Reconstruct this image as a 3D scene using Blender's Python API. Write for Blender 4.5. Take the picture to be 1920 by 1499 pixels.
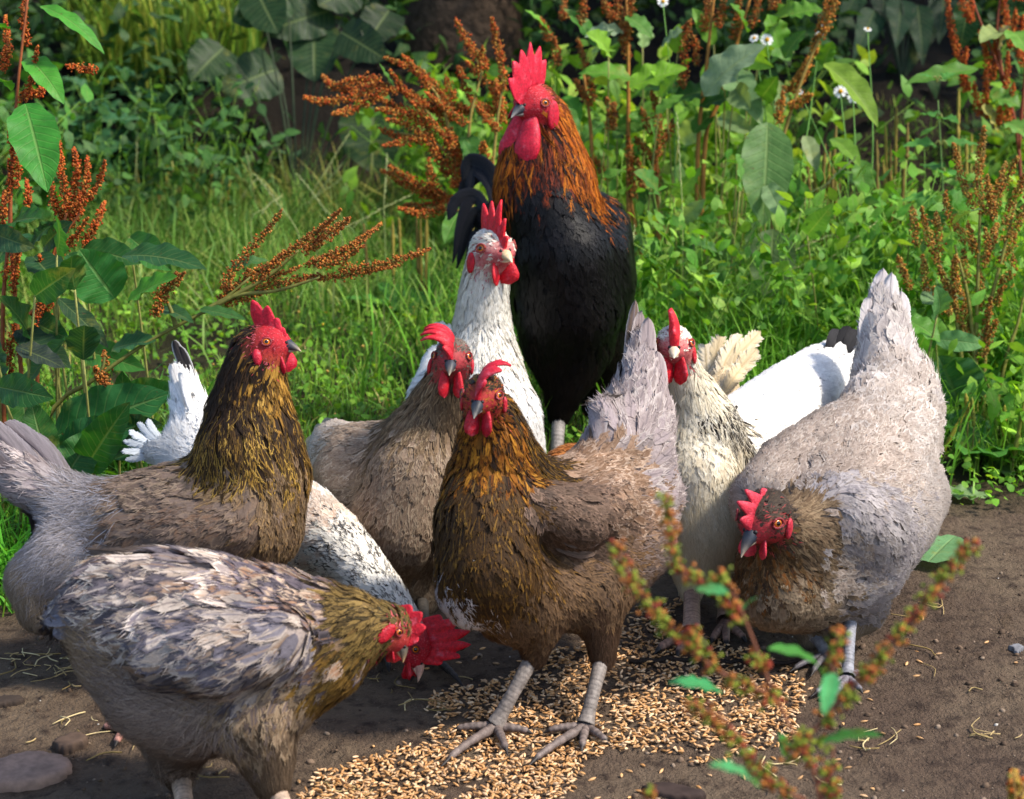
import bpy, math, random
import numpy as np
from mathutils import Vector, Matrix

# ------------------------------------------------------------------ camera, sky, sun, exposure
for _o in list(bpy.data.objects):
    bpy.data.objects.remove(_o)
scene = bpy.context.scene
COL = scene.collection
RS = np.random.RandomState(7)
random.seed(7)

FPX = 3600.0                       # focal length in photograph pixels (1920 wide)
PITCH = math.radians(15.5)
CAM = np.array([0.0, 0.0, 1.0])
R_ = np.array([1.0, 0.0, 0.0])
F_ = np.array([0.0, math.cos(PITCH), -math.sin(PITCH)])
U_ = np.array([0.0, math.sin(PITCH), math.cos(PITCH)])

cam_data = bpy.data.cameras.new('camera')
cam = bpy.data.objects.new('camera', cam_data)
COL.objects.link(cam)
cam.location = CAM
cam.rotation_euler = (math.pi / 2 - PITCH, 0, 0)
cam_data.sensor_width = 36.0
cam_data.lens = 36.0 * FPX / 1920.0
cam_data.clip_start = 0.05
cam_data.clip_end = 300.0
cam_data.dof.use_dof = True
cam_data.dof.focus_distance = 2.55
cam_data.dof.aperture_fstop = 8.0
scene.camera = cam

SUN_ELEV = math.radians(52)
SUN_AZ = math.radians(104)          # measured from +Y (away from the camera) towards +X
world = bpy.data.worlds.new('World')
scene.world = world
world.use_nodes = True
wn = world.node_tree
sky = wn.nodes.new('ShaderNodeTexSky')
sky.sky_type = 'NISHITA'
sky.sun_disc = False
sky.sun_elevation = SUN_ELEV
sky.sun_rotation = SUN_AZ
sky.air_density = 1.0
sky.dust_density = 1.5
bg = wn.nodes['Background']
bg.inputs['Strength'].default_value = 0.15
wn.links.new(sky.outputs['Color'], bg.inputs['Color'])

sun_data = bpy.data.lights.new('sun', 'SUN')
sun_data.energy = 3.3
sun_data.angle = math.radians(6.0)
sun_data.color = (1.0, 0.92, 0.79)
sun = bpy.data.objects.new('sun', sun_data)
COL.objects.link(sun)
_sd = Vector((math.sin(SUN_AZ) * math.cos(SUN_ELEV), math.cos(SUN_AZ) * math.cos(SUN_ELEV), math.sin(SUN_ELEV)))
sun.rotation_euler = _sd.to_track_quat('Z', 'Y').to_euler()
sun.location = (2, 2, 6)

scene.view_settings.view_transform = 'Standard'
scene.view_settings.look = 'None'
scene.view_settings.exposure = 1.0
scene.view_settings.gamma = 1.0
scene.render.engine = 'CYCLES'
scene.cycles.use_denoising = True
scene.cycles.max_bounces = 5
scene.cycles.diffuse_bounces = 2
scene.cycles.glossy_bounces = 2
scene.cycles.transmission_bounces = 2
scene.cycles.transparent_max_bounces = 10
scene.cycles.caustics_reflective = False
scene.cycles.caustics_refractive = False
# ------------------------------------------------------------------ helpers
def P(px, py, d):
    """point at depth d (m) along the view axis under photograph pixel px, py"""
    return CAM + d * (F_ + R_ * ((px - 960.0) / FPX) + U_ * ((749.5 - py) / FPX))

def G(px, py, z=0.0):
    """point of the level ground under a pixel"""
    v = F_ + R_ * ((px - 960.0) / FPX) + U_ * ((749.5 - py) / FPX)
    return CAM + v * ((z - CAM[2]) / v[2])

def D3(r, u, t):
    """direction from (right, up, towards the camera) components"""
    v = R_ * r + U_ * u - F_ * t
    return v / np.linalg.norm(v)

def nrm(v):
    v = np.asarray(v, float)
    return v / np.maximum(np.linalg.norm(v, axis=-1, keepdims=True), 1e-9)

def hexc(h):
    h = h.lstrip('#')
    c = np.array([int(h[i:i + 2], 16) / 255.0 for i in (0, 2, 4)])
    return np.where(c <= 0.04045, c / 12.92, ((c + 0.055) / 1.055) ** 2.4)

def hash3(i, j, k, s=0):
    n = (i.astype(np.int64) * 374761393 + j.astype(np.int64) * 668265263 + k.astype(np.int64) * 2147483647 + s * 974634) & 0x7fffffff
    n = ((n ^ (n >> 13)) * 1274126177) & 0x7fffffff
    n = (n ^ (n >> 16)) & 0xffff
    return n / 65535.0

def vnoise(p, s=0):
    p = np.asarray(p, float)
    i = np.floor(p).astype(np.int64)
    f = p - i
    f = f * f * (3 - 2 * f)
    r = 0
    for a in (0, 1):
        for b in (0, 1):
            for c in (0, 1):
                w = (f[..., 0] if a else 1 - f[..., 0]) * (f[..., 1] if b else 1 - f[..., 1]) * (f[..., 2] if c else 1 - f[..., 2])
                r = r + w * hash3(i[..., 0] + a, i[..., 1] + b, i[..., 2] + c, s)
    return r

def fbm(p, o=4, s=0):
    r, a, t = 0, 1.0, 0
    for k in range(o):
        r = r + a * vnoise(np.asarray(p) * 2 ** k, s + k)
        t += a
        a *= 0.5
    return r / t

def mesh_np(name, V, Q, mats=(), attrs=None, smooth=True, matidx=None):
    """mesh from arrays; Q is (n,4) or (n,3) or a list of such arrays"""
    me = bpy.data.meshes.new(name)
    V = np.asarray(V, np.float32)
    Qs = Q if isinstance(Q, list) else [Q]
    Qs = [np.asarray(q, np.int32) for q in Qs if len(q)]
    loops = np.concatenate([q.ravel() for q in Qs])
    sizes = np.concatenate([np.full(len(q), q.shape[1], np.int32) for q in Qs])
    starts = np.concatenate([[0], np.cumsum(sizes)[:-1]]).astype(np.int32)
    me.vertices.add(len(V)); me.vertices.foreach_set('co', V.ravel())
    me.loops.add(len(loops)); me.loops.foreach_set('vertex_index', loops)
    me.polygons.add(len(sizes)); me.polygons.foreach_set('loop_start', starts)
    if matidx is not None:
        me.polygons.foreach_set('material_index', np.asarray(matidx, np.int32))
    me.update(calc_edges=True)
    me.validate()
    if smooth:
        me.polygons.foreach_set('use_smooth', np.ones(len(me.polygons), bool))
    for m in mats:
        me.materials.append(m)
    for k, a in (attrs or {}).items():
        a = np.asarray(a, np.float32)
        if a.ndim == 1:
            at = me.attributes.new(k, 'FLOAT', 'POINT'); at.data.foreach_set('value', a)
        else:
            at = me.attributes.new(k, 'FLOAT_VECTOR', 'POINT'); at.data.foreach_set('vector', a.ravel())
    return me

def link(name, me, parent=None, **props):
    o = bpy.data.objects.new(name, me)
    COL.objects.link(o)
    if parent is not None:
        o.parent = parent
        o.matrix_parent_inverse = Matrix.Translation(-Vector(parent.location)) if parent.type == 'EMPTY' or True else Matrix()
    for k, v in props.items():
        o[k] = v
    return o

def root(name, loc, label, category, group=None):
    o = bpy.data.objects.new(name, None)
    o.empty_display_size = 0.05
    o.location = Vector([float(x) for x in loc])
    COL.objects.link(o)
    o['label'] = label; o['category'] = category
    if group: o['group'] = group
    return o

class Acc:
    """collects grids into one mesh"""
    def __init__(s):
        s.V, s.Q, s.n, s.A, s.M = [], [], 0, {}, []
    def add(s, V, Q, m=0, **attrs):
        V = np.asarray(V, float).reshape(-1, 3)
        s.V.append(V); s.Q.append(np.asarray(Q) + s.n); s.n += len(V)
        s.M.append(np.full(len(Q), m))
        for k, a in attrs.items():
            a = np.asarray(a, float)
            if a.ndim == 1 and len(a) == 3 and len(V) != 3 or a.shape == (3,):
                a = np.tile(a, (len(V), 1))
            elif a.ndim == 0:
                a = np.full(len(V), float(a))
            s.A.setdefault(k, []).append(a)
    def mesh(s, name, mats, smooth=True):
        V = np.concatenate(s.V)
        b4 = [q for q in s.Q if q.shape[1] == 4]; b3 = [q for q in s.Q if q.shape[1] == 3]
        m4 = [m for q, m in zip(s.Q, s.M) if q.shape[1] == 4]; m3 = [m for q, m in zip(s.Q, s.M) if q.shape[1] == 3]
        Q = ([np.concatenate(b4)] if b4 else []) + ([np.concatenate(b3)] if b3 else [])
        return mesh_np(name, V, Q, mats, {k: np.concatenate(a) for k, a in s.A.items()}, smooth, np.concatenate(m4 + m3))

def gridq(nr, nc, wrap=False):
    """quads of an nr x nc vertex grid (row-major); wrap closes columns"""
    r = np.arange(nr - 1)[:, None]; c = np.arange(nc if wrap else nc - 1)[None, :]
    c2 = (c + 1) % nc
    return np.stack([r * nc + c, r * nc + c2, (r + 1) * nc + c2, (r + 1) * nc + c], -1).reshape(-1, 4)

def spline(pts, n):
    """Catmull-Rom through pts, n samples"""
    p = np.asarray(pts, float)
    if len(p) == 2:
        t = np.linspace(0, 1, n)[:, None]
        return p[0] * (1 - t) + p[1] * t
    q = np.vstack([2 * p[0] - p[1], p, 2 * p[-1] - p[-2]])
    t = np.linspace(0, len(p) - 1 - 1e-6, n)
    i = t.astype(int); f = (t - i)[:, None]
    a, b, c, d = q[i], q[i + 1], q[i + 2], q[i + 3]
    return 0.5 * (2 * b + (c - a) * f + (2 * a - 5 * b + 4 * c - d) * f ** 2 + (3 * b - a - 3 * c + d) * f ** 3)

def tube(path, rad, ns=6, flat=1.0, ref=None):
    """tube vertices and quads round a path; closed by pinched ends"""
    path = np.asarray(path, float); n = len(path)
    rad = np.broadcast_to(np.asarray(rad, float), (n,))
    t = nrm(np.gradient(path, axis=0))
    ref = np.array([0.31, 0.22, 0.93]) if ref is None else np.asarray(ref, float)
    a = nrm(np.cross(t, ref)); b = np.cross(t, a)
    th = np.linspace(0, 2 * np.pi, ns, endpoint=False)
    V = path[:, None] + rad[:, None, None] * (np.cos(th)[None, :, None] * a[:, None] + flat * np.sin(th)[None, :, None] * b[:, None])
    V = V.reshape(-1, 3); Q = gridq(n, ns, True)
    k = len(V)
    V = np.vstack([V, path[:1], path[-1:]])
    i = np.arange(ns); j = (i + 1) % ns
    T = np.vstack([np.stack([j, i, np.full(ns, k)], -1), np.stack([i + (n - 1) * ns, j + (n - 1) * ns, np.full(ns, k + 1)], -1)])
    Q = np.vstack([Q, np.stack([T[:, 0], T[:, 1], T[:, 2], T[:, 2]], -1)])
    return V, Q

def tube_into(acc, path, rad, ns=6, m=0, **kw):
    at = {k: v for k, v in kw.items() if k not in ('flat', 'ref')}
    V, Q = tube(path, rad, ns, kw.get('flat', 1.0), kw.get('ref'))
    k = len(V)
    good = Q[:, 2] != Q[:, 3]
    acc.add(V, Q[good], m, **at)
    T = Q[~good][:, :3] - 0
    acc.Q.append(T + acc.n - k); acc.M.append(np.full(len(T), m))

# ------------------------------------------------------------------ materials
class NT:
    def __init__(s, name):
        s.m = bpy.data.materials.new(name); s.m.use_nodes = True
        s.t = s.m.node_tree; s.n = s.t.nodes; s.n.clear()
        s.out = s.n.new('ShaderNodeOutputMaterial')
    def node(s, typ, **kw):
        x = s.n.new(typ)
        for k, v in kw.items():
            if k.startswith('i_'):
                x.inputs[k[2:].replace('_', ' ')].default_value = v
            else:
                setattr(x, k, v)
        return x
    def val(s, sock, v):
        if hasattr(v, 'is_linked') or hasattr(v, 'links'):
            s.t.links.new(v, sock)
        else:
            sock.default_value = v
    def math(s, op, a, b=0.0, c=0.0, clamp=False):
        x = s.n.new('ShaderNodeMath'); x.operation = op; x.use_clamp = clamp
        for k, v in enumerate((a, b, c)):
            s.val(x.inputs[k], v)
        return x.outputs[0]
    def attr(s, name):
        x = s.n.new('ShaderNodeAttribute'); x.attribute_name = name
        return x
    def mix(s, fac, a, b, blend='MIX'):
        x = s.n.new('ShaderNodeMix'); x.data_type = 'RGBA'; x.blend_type = blend
        s.val(x.inputs[0], fac); s.val(x.inputs[6], a); s.val(x.inputs[7], b)
        return x.outputs[2]
    def smooth(s, v, lo, hi, a=0.0, b=1.0):
        x = s.n.new('ShaderNodeMapRange'); x.interpolation_type = 'SMOOTHSTEP'
        s.val(x.inputs[0], v); x.inputs[1].default_value = lo; x.inputs[2].default_value = hi
        x.inputs[3].default_value = a; x.inputs[4].default_value = b
        return x.outputs[0]
    def noise(s, vec, scale, detail=3.0, rough=0.55):
        x = s.n.new('ShaderNodeTexNoise')
        if vec is not None: s.t.links.new(vec, x.inputs['Vector'])
        x.inputs['Scale'].default_value = scale; x.inputs['Detail'].default_value = detail; x.inputs['Roughness'].default_value = rough
        return x
    def obj(s):
        return s.n.new('ShaderNodeTexCoord').outputs['Object']
    def bump(s, h, strength=0.3, dist=0.002):
        x = s.n.new('ShaderNodeBump'); x.inputs['Strength'].default_value = strength; x.inputs['Distance'].default_value = dist
        s.t.links.new(h, x.inputs['Height'])
        return x.outputs[0]
    def bsdf(s, color, rough=0.6, spec=0.3, normal=None, trans=0.0, tcol=None, **kw):
        b = s.n.new('ShaderNodeBsdfPrincipled')
        s.val(b.inputs['Base Color'], color); s.val(b.inputs['Roughness'], rough)
        b.inputs['Specular IOR Level'].default_value = spec
        for k, v in kw.items():
            s.val(b.inputs[k.replace('_', ' ')], v)
        if normal is not None: s.t.links.new(normal, b.inputs['Normal'])
        o = b.outputs[0]
        if trans:
            tr = s.n.new('ShaderNodeBsdfTranslucent')
            s.val(tr.inputs['Color'], tcol if tcol is not None else color)
            mx = s.n.new('ShaderNodeMixShader'); mx.inputs[0].default_value = trans
            s.t.links.new(o, mx.inputs[1]); s.t.links.new(tr.outputs[0], mx.inputs[2]); o = mx.outputs[0]
        s.t.links.new(o, s.out.inputs['Surface'])
        return s.m

def c4(h):
    return tuple(hexc(h)) + (1.0,)

def mat_feather(name, rough, spec, trans):
    t = NT(name)
    f = t.n.new('ShaderNodeSeparateXYZ'); t.t.links.new(t.attr('fuv').outputs['Vector'], f.inputs[0])
    u, v, rnd = f.outputs[0], f.outputs[1], f.outputs[2]
    au = t.math('ABSOLUTE', u)
    edge = t.math('MAXIMUM', t.smooth(au, 0.45, 0.95), t.smooth(v, 0.78, 1.0))
    shaft = t.math('SUBTRACT', 1.0, t.smooth(au, 0.02, 0.22))
    cv = t.n.new('ShaderNodeCombineXYZ')
    t.val(cv.inputs[0], t.math('MULTIPLY_ADD', au, -3.0, t.math('MULTIPLY', v, 9.0)))
    t.val(cv.inputs[1], t.math('MULTIPLY', u, 1.2)); t.val(cv.inputs[2], t.math('MULTIPLY', rnd, 53.0))
    nz = t.noise(cv.outputs[0], 2.2, 3.0, 0.7).outputs['Fac']
    col = t.mix(edge, t.attr('ca').outputs['Color'], t.attr('cb').outputs['Color'])
    col = t.mix(t.math('MULTIPLY', shaft, 0.8), col, t.attr('cs').outputs['Color'])
    k = t.smooth(nz, 0.25, 0.75, 0.80, 1.18)
    kk = t.n.new('ShaderNodeCombineXYZ')
    for i in range(3): t.val(kk.inputs[i], k)
    col = t.mix(1.0, col, kk.outputs[0], 'MULTIPLY')
    geo = t.n.new('ShaderNodeNewGeometry').outputs['Normal']
    mx = t.n.new('ShaderNodeMix'); mx.data_type = 'VECTOR'; mx.inputs[0].default_value = 0.85
    t.t.links.new(geo, mx.inputs[4]); t.t.links.new(t.attr('bn').outputs['Vector'], mx.inputs[5])
    nv = t.n.new('ShaderNodeVectorMath'); nv.operation = 'NORMALIZE'; t.t.links.new(mx.outputs[1], nv.inputs[0])
    bp = t.n.new('ShaderNodeBump'); bp.inputs['Strength'].default_value = 0.3; bp.inputs['Distance'].default_value = 0.0015
    t.t.links.new(nz, bp.inputs['Height']); t.t.links.new(nv.outputs[0], bp.inputs['Normal'])
    return t.bsdf(col, rough, spec, bp.outputs[0], trans)

M_FEATHER = mat_feather('feather', 0.7, 0.18, 0.16)
M_GLOSS = mat_feather('glossy_feather', 0.40, 0.16, 0.0)

def mat_skin():
    t = NT('red_skin')
    o = t.obj()
    nz = t.noise(o, 260.0, 3.0, 0.6).outputs['Fac']
    vo = t.n.new('ShaderNodeTexVoronoi'); t.t.links.new(o, vo.inputs['Vector']); vo.inputs['Scale'].default_value = 600.0
    c = t.attr('col').outputs['Color']
    c = t.mix(t.smooth(nz, 0.35, 0.7), c, t.mix(1.0, c, (0.62, 0.55, 0.6, 1), 'MULTIPLY'))
    n3 = t.noise(o, 90.0, 4.0, 0.65).outputs['Fac']
    c = t.mix(t.smooth(n3, 0.52, 0.75, 0.0, 0.45), c, c4('#e0788a'))
    c = t.mix(t.smooth(n3, 0.25, 0.42, 0.5, 0.0), c, c4('#6a0c18'))
    return t.bsdf(c, 0.48, 0.35, t.bump(vo.outputs['Distance'], 0.4, 0.0015), 0.2)
M_SKIN = mat_skin()

def mat_attr(name, rough, spec, scale=60.0, amt=0.35, bump=0.3, trans=0.0, dist=0.002):
    t = NT(name)
    o = t.obj()
    nz = t.noise(o, scale, 4.0, 0.6).outputs['Fac']
    c = t.attr('col').outputs['Color']
    c = t.mix(t.smooth(nz, 0.3, 0.75), c, t.mix(1.0, c, (1 - amt, 1 - amt, 1 - amt, 1), 'MULTIPLY'))
    return t.bsdf(c, rough, spec, t.bump(nz, bump, dist), trans)
M_BODY = mat_attr('bird_skin', 0.75, 0.2, 300.0, 0.35, 0.4)
M_BEAK = mat_attr('horn', 0.5, 0.3, 160.0, 0.4, 0.2)
M_LEG = mat_attr('leg_scales', 0.55, 0.35, 220.0, 0.45, 0.5)

def mat_plain(name, h, rough=0.5, spec=0.5):
    t = NT(name)
    return t.bsdf(c4(h), rough, spec)
M_PUPIL = mat_plain('pupil', '#050505', 0.06, 0.6)
M_IRIS = mat_plain('iris', '#d0721c', 0.12, 0.6)
def ball(c, r, axis, ns=14, nr=9):
    axis = nrm(axis); a = nrm(np.cross(axis, [0.3, 0.2, 0.91])); b = np.cross(axis, a)
    ph = np.linspace(0.02, np.pi - 0.02, nr); th = np.linspace(0, 2 * np.pi, ns, endpoint=False)
    V = c + r * (np.sin(ph)[:, None, None] * (np.cos(th)[None, :, None] * a + np.sin(th)[None, :, None] * b) + np.cos(ph)[:, None, None] * axis)
    return V.reshape(-1, 3), gridq(nr, ns, True), ph

# ------------------------------------------------------------------ ground, bank, soil, grain
def mat_ground():
    t = NT('soil')
    o = t.obj()
    n1 = t.noise(o, 3.0, 5.0, 0.6).outputs['Fac']; n2 = t.noise(o, 38.0, 5.0, 0.65).outputs['Fac']; n3 = t.noise(o, 190.0, 4.0, 0.7).outputs['Fac']
    vo = t.n.new('ShaderNodeTexVoronoi'); t.t.links.new(o, vo.inputs['Vector']); vo.inputs['Scale'].default_value = 120.0
    c = t.mix(t.smooth(n1, .35, .65), c4('#5b4b3f'), c4('#70604f'))
    c = t.mix(t.smooth(n2, .45, .72), c, c4('#3c3029'))
    c = t.mix(t.smooth(n3, .58, .8), c, c4('#8a7868'))
    c = t.mix(t.attr('grassy').outputs['Fac'], c, c4('#33301c'))
    c = t.mix(t.attr('bank_shade').outputs['Fac'], c, c4('#1f1a14'))  # bank soil painted near-black to imitate deep shade
    h = t.math('ADD', t.math('MULTIPLY', n2, 1.0), t.math('MULTIPLY', n3, 0.5))
    return t.bsdf(c, 0.9, 0.15, t.bump(h, 1.0, 0.022))
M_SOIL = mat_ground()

def edge_y(x):
    """world y where grass takes over from bare soil"""
    x = np.asarray(x, float)
    return np.interp(x, [-2, -.75, -.55, -.2, .3, .7, 1.1, 2], [2.3, 2.42, 2.52, 2.95, 3.05, 2.92, 2.86, 2.8]) + 0.12 * (fbm(np.stack([x * 7, 0 * x, 0 * x], -1), 3) - .5)

def ground_z(x, y):
    x = np.asarray(x, float); y = np.asarray(y, float)
    p = np.stack([x, y, 0 * x], -1)
    near = np.exp(-((x) ** 2 + (y - 2.4) ** 2) / 3.0)
    z = -0.004 + 0.010 * (fbm(p * 6, 3, 3) - .5) * (1 - .3 * near) + 0.006 * (fbm(p * 26, 3, 5) - .5)
    z = z + np.maximum(fbm(p * 45, 2, 9) - .62, 0) * 0.03
    ridge = np.exp(-((x - .66 - .2 * (y - 1.9)) / .07) ** 2) * np.clip((2.4 - y) * 2, 0, 1) * 0.02
    z = z + ridge
    gr = np.clip((y - edge_y(x)) / .4, 0, 1)
    z = z + gr * (0.02 + 0.06 * (fbm(p * 1.3, 3, 13) - .5))
    bk = 5.75 + 0.5 * (fbm(np.stack([x * 1.1, 0 * x, 0 * x + 4], -1), 3) - .5)
    z = z + 0.34 * np.clip((y - bk) / .35, 0, 1) ** 1.2 + 0.25 * np.clip((y - bk - .3) / 2.5, 0, 1) + 1.3 * np.clip((y - 9.2) / 1.6, 0, 1)
    z = z + 0.10 * (fbm(p * 4, 3, 17) - .5) * np.clip((y - bk) / .3, 0, 1)
    return z

def axis(lo, a, b, hi, nd, ns):
    d = np.linspace(a, b, nd); g = np.geomspace(1, 1 + abs(lo - a) / (d[1] - d[0]) / 1.0, ns)[1:]
    l = a - (g - 1) / (g[-1] - 1) * (a - lo); r = b + (g - 1) / (g[-1] - 1) * (hi - b)
    return np.concatenate([l[::-1], d, r])
gx = axis(-60, -1.3, 1.3, 60, 205, 34); gy = axis(-20, 1.55, 4.2, 120, 195, 40)
GX, GY = np.meshgrid(gx, gy)
Vg = np.stack([GX, GY, ground_z(GX.ravel(), GY.ravel()).reshape(GX.shape)], -1).reshape(-1, 3)
gr_ = np.clip((Vg[:, 1] - edge_y(Vg[:, 0])) / .15 + 0.6 * (fbm(Vg * 12, 2) - .5), 0, 1) * np.clip((5.9 - Vg[:, 1]) / .3, 0.15, 1)
link('ground', mesh_np('ground', Vg, gridq(len(gy), len(gx)), [M_SOIL], {'grassy': gr_, 'bank_shade': np.clip((Vg[:, 1] - 5.45) / .4, 0, 1)}), None, kind='structure')

def inst(acc, V, Q, mats3, pos, col=None, **extra):
    """many placed copies of one small mesh: mats3 (N,3,3) columns are axes"""
    N = len(pos); n = len(V)
    W = np.einsum('nij,vj->nvi', mats3, V) + pos[:, None]
    QQ = (np.asarray(Q)[None] + (np.arange(N) * n)[:, None, None]).reshape(-1, np.asarray(Q).shape[1])
    at = {}
    if col is not None: at['col'] = np.repeat(col, n, 0)
    for k, a in extra.items():
        a = np.asarray(a)
        at[k] = np.tile(a, (N, 1)) if a.shape[0] == n and a.ndim == 2 else np.repeat(a, n, 0)
    acc.add(W.reshape(-1, 3), QQ, 0, **at)

def rot_rand(N, tilt=0.3):
    """random heading with small tilt, as axis columns"""
    a = RS.rand(N) * 2 * np.pi
    z = nrm(np.stack([RS.randn(N) * tilt, RS.randn(N) * tilt, np.ones(N)], -1))
    x = np.stack([np.cos(a), np.sin(a), 0 * a], -1); x = nrm(x - (x * z).sum(1, keepdims=True) * z)
    y = np.cross(z, x)
    return np.stack([x, y, z], -1)

def in_poly(x, y, poly):
    p = np.asarray(poly, float); r = np.zeros(len(x), bool); j = len(p) - 1
    for i in range(len(p)):
        c = ((p[i, 1] > y) != (p[j, 1] > y)) & (x < (p[j, 0] - p[i, 0]) * (y - p[i, 1]) / (p[j, 1] - p[i, 1] + 1e-9) + p[i, 0])
        r ^= c; j = i
    return r

M_GRAIN = mat_attr('wheat', 0.45, 0.35, 400.0, 0.25, 0.2)
M_STONE = mat_attr('stone', 0.85, 0.2, 70.0, 0.4, 0.6)
M_STRAW = mat_attr('straw', 0.7, 0.2, 90.0, 0.3, 0.2)
M_WOOD = mat_attr('bark', 0.9, 0.15, 30.0, 0.55, 1.0, 0.0, 0.02)

def grain_mesh():
    ns, nr = 5, 5
    t = np.linspace(0, 1, nr); th = np.linspace(0, 2 * np.pi, ns, endpoint=False)
    prof = np.array([.15, .82, 1, .8, .18])
    rr = np.ones(ns); rr[1] = .72                     # the crease
    V = np.stack([np.broadcast_to((t - .5)[:, None], (nr, ns)), 0.21 * prof[:, None] * np.cos(th)[None] * rr[None], 0.19 * prof[:, None] * np.sin(th)[None] * rr[None]], -1)
    return V.reshape(-1, 3), gridq(nr, ns, True)
GV, GQ = grain_mesh()
POLY = [(540, 1530), (600, 1440), (690, 1420), (790, 1375), (800, 1330), (850, 1285), (960, 1262), (985, 1215), (1120, 1200), (1190, 1130), (1260, 1120), (1290, 1180), (1400, 1215), (1500, 1270), (1510, 1330), (1470, 1400), (1330, 1425), (1140, 1402), (1090, 1450), (1030, 1530)]
def grain_cols(n):
    base = np.array([hexc(h) for h in ('#c89a68', '#bc8c58', '#d2a87c', '#b0804e', '#dcba92')])
    return base[RS.randint(5, size=n)] * np.exp(RS.randn(n) * .12)[:, None]
n = 13000
px = RS.uniform(520, 1540, n); py = RS.uniform(1110, 1530, n)
cen = fbm(np.stack([px / 60, py / 30, 0 * px], -1), 3, 31)
ins_ = in_poly(px + 60 * (fbm(np.stack([px / 45, py / 25, 0 * px + 5], -1), 2) - .5), py + 24 * (fbm(np.stack([px / 45, py / 25, 0 * px + 9], -1), 2) - .5), POLY) & (cen > .29)
px, py = px[ins_], py[ins_]
gp = np.array([G(a, b) for a, b in zip(px, py)])
n = len(gp)
gp[:, 2] = ground_z(gp[:, 0], gp[:, 1]) + 0.0016 + RS.rand(n) ** 1.5 * 0.0065
A = Acc(); sc = RS.uniform(.0070, .0096, n)
inst(A, GV, GQ, rot_rand(n, .28) * sc[:, None, None], gp, grain_cols(n))
link('grain_pile', A.mesh('grain_pile', [M_GRAIN]), None, kind='stuff', label='spilled heap of golden wheat grain spread over the soil', category='grain')
gcols = grain_cols(6)
gms = []
for i in range(6):
    A = Acc(); A.add(GV, GQ, 0, col=gcols[i]); gms.append(A.mesh('wheat_grain', [M_GRAIN]))
loose = [(640, 1445), (700, 1395), (735, 1420), (610, 1470), (560, 1462), (820, 1320), (890, 1232), (905, 1212), (930, 1240), (1110, 1455), (1075, 1470), (1180, 1440), (1205, 1432), (1165, 1452), (1330, 1450), (1360, 1420), (1395, 1455), (1440, 1440), (1310, 1470), (1240, 1440),
         (1520, 1285), (1560, 1300), (1625, 1290), (1632, 1305), (1540, 1340), (1580, 1360), (1600, 1375), (1620, 1350), (1655, 1375), (1725, 1380), (1720, 1352), (1640, 1478), (1620, 1490), (1540, 1480), (1500, 1455), (1480, 1490), (1720, 1220), (1725, 1236), (1760, 1222), (1850, 1200), (1905, 1242), (1718, 1262),
         (1730, 1155), (1700, 1240), (860, 1240), (800, 1250), (1160, 1190), (1130, 1170), (1200, 1480), (1180, 1490), (1120, 1490), (1570, 1420), (1590, 1435), (660, 1465), (1450, 1420)]
for i, (a, b) in enumerate(loose):
    p = G(a, b); p[2] = float(ground_z(p[0], p[1])) + .0016
    g = link('wheat_grain', gms[i % 6], None, label='single wheat grain lying loose on bare soil outside the heap', category='grain', group='loose wheat grains')
    g.location = p; s_ = RS.uniform(.009, .0115); g.scale = (s_, s_, s_); g.rotation_euler = (RS.randn() * .2, RS.randn() * .2, RS.rand() * 6.28)

# crumbs and pebbles of soil
def lump(seed, ns=6, nr=4):
    V, Q, _ = ball(np.zeros(3), 1.0, [0, 0, 1], ns, nr)
    return V * (0.7 + .6 * vnoise(V * 1.6 + seed * 7.3)[:, None]) * np.array([1, .85, .6]), Q
A = Acc()
for k in range(5):
    V, Q = lump(k); n = 1300
    x = RS.uniform(-1.3, 1.5, n); y = RS.uniform(1.55, 3.1, n)
    keep = (y < edge_y(x) + .05) & (fbm(np.stack([x * 5, y * 5, 0 * x], -1), 2, 40) > .42)
    x, y = x[keep], y[keep]; n = len(x)
    s_ = .0014 + .0052 * RS.rand(n) ** 5
    cl = np.array([hexc(h) for h in ('#6b5848', '#5a493b', '#7a6655', '#877564', '#4a3b30')])[RS.randint(5, size=n)]
    cl[RS.rand(n) < .015] = hexc('#c9c2b8')
    inst(A, V, Q, rot_rand(n, .4) * s_[:, None, None], np.stack([x, y, ground_z(x, y) + s_ * .2], -1), cl)
link('soil_crumbs', A.mesh('soil_crumbs', [M_STONE]), None, kind='stuff', label='loose crumbs and tiny clods of brown soil', category='soil')
# straw litter
A = Acc()
spots = [(120, 1260, 90, 20), (60, 1240, 60, 14), (200, 1250, 60, 10), (1860, 1370, 40, 6), (1640, 1390, 60, 6), (1750, 1140, 60, 4), (330, 1440, 60, 8), (640, 1480, 60, 6), (760, 1310, 90, 10), (150, 1380, 120, 12), (1500, 1440, 120, 6), (1800, 1260, 100, 4)]
for cx, cy, sp, n in spots:
    for _ in range(n):
        p = G(cx + RS.randn() * sp * .6, cy + RS.randn() * sp * .25); a = RS.rand() * 6.28; l = RS.uniform(.012, .05)
        d = np.array([math.cos(a), math.sin(a), 0]); b = np.array([-d[1], d[0], 0]) * RS.randn() * l * .25
        pts = spline([p - d * l / 2, p + b, p + d * l / 2], 6); pts[:, 2] = ground_z(pts[:, 0], pts[:, 1]) + .0025 + np.abs(RS.randn()) * .002
        tube_into(A, pts, RS.uniform(.0005, .0011), 4, 0, col=hexc(('#b8a070', '#a08a5c', '#c9b688', '#8a7548')[RS.randint(4)]))
link('straw_litter', A.mesh('straw_litter', [M_STRAW]), None, kind='stuff', label='scattered bits of dry straw and grass on the soil', category='straw')

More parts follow.
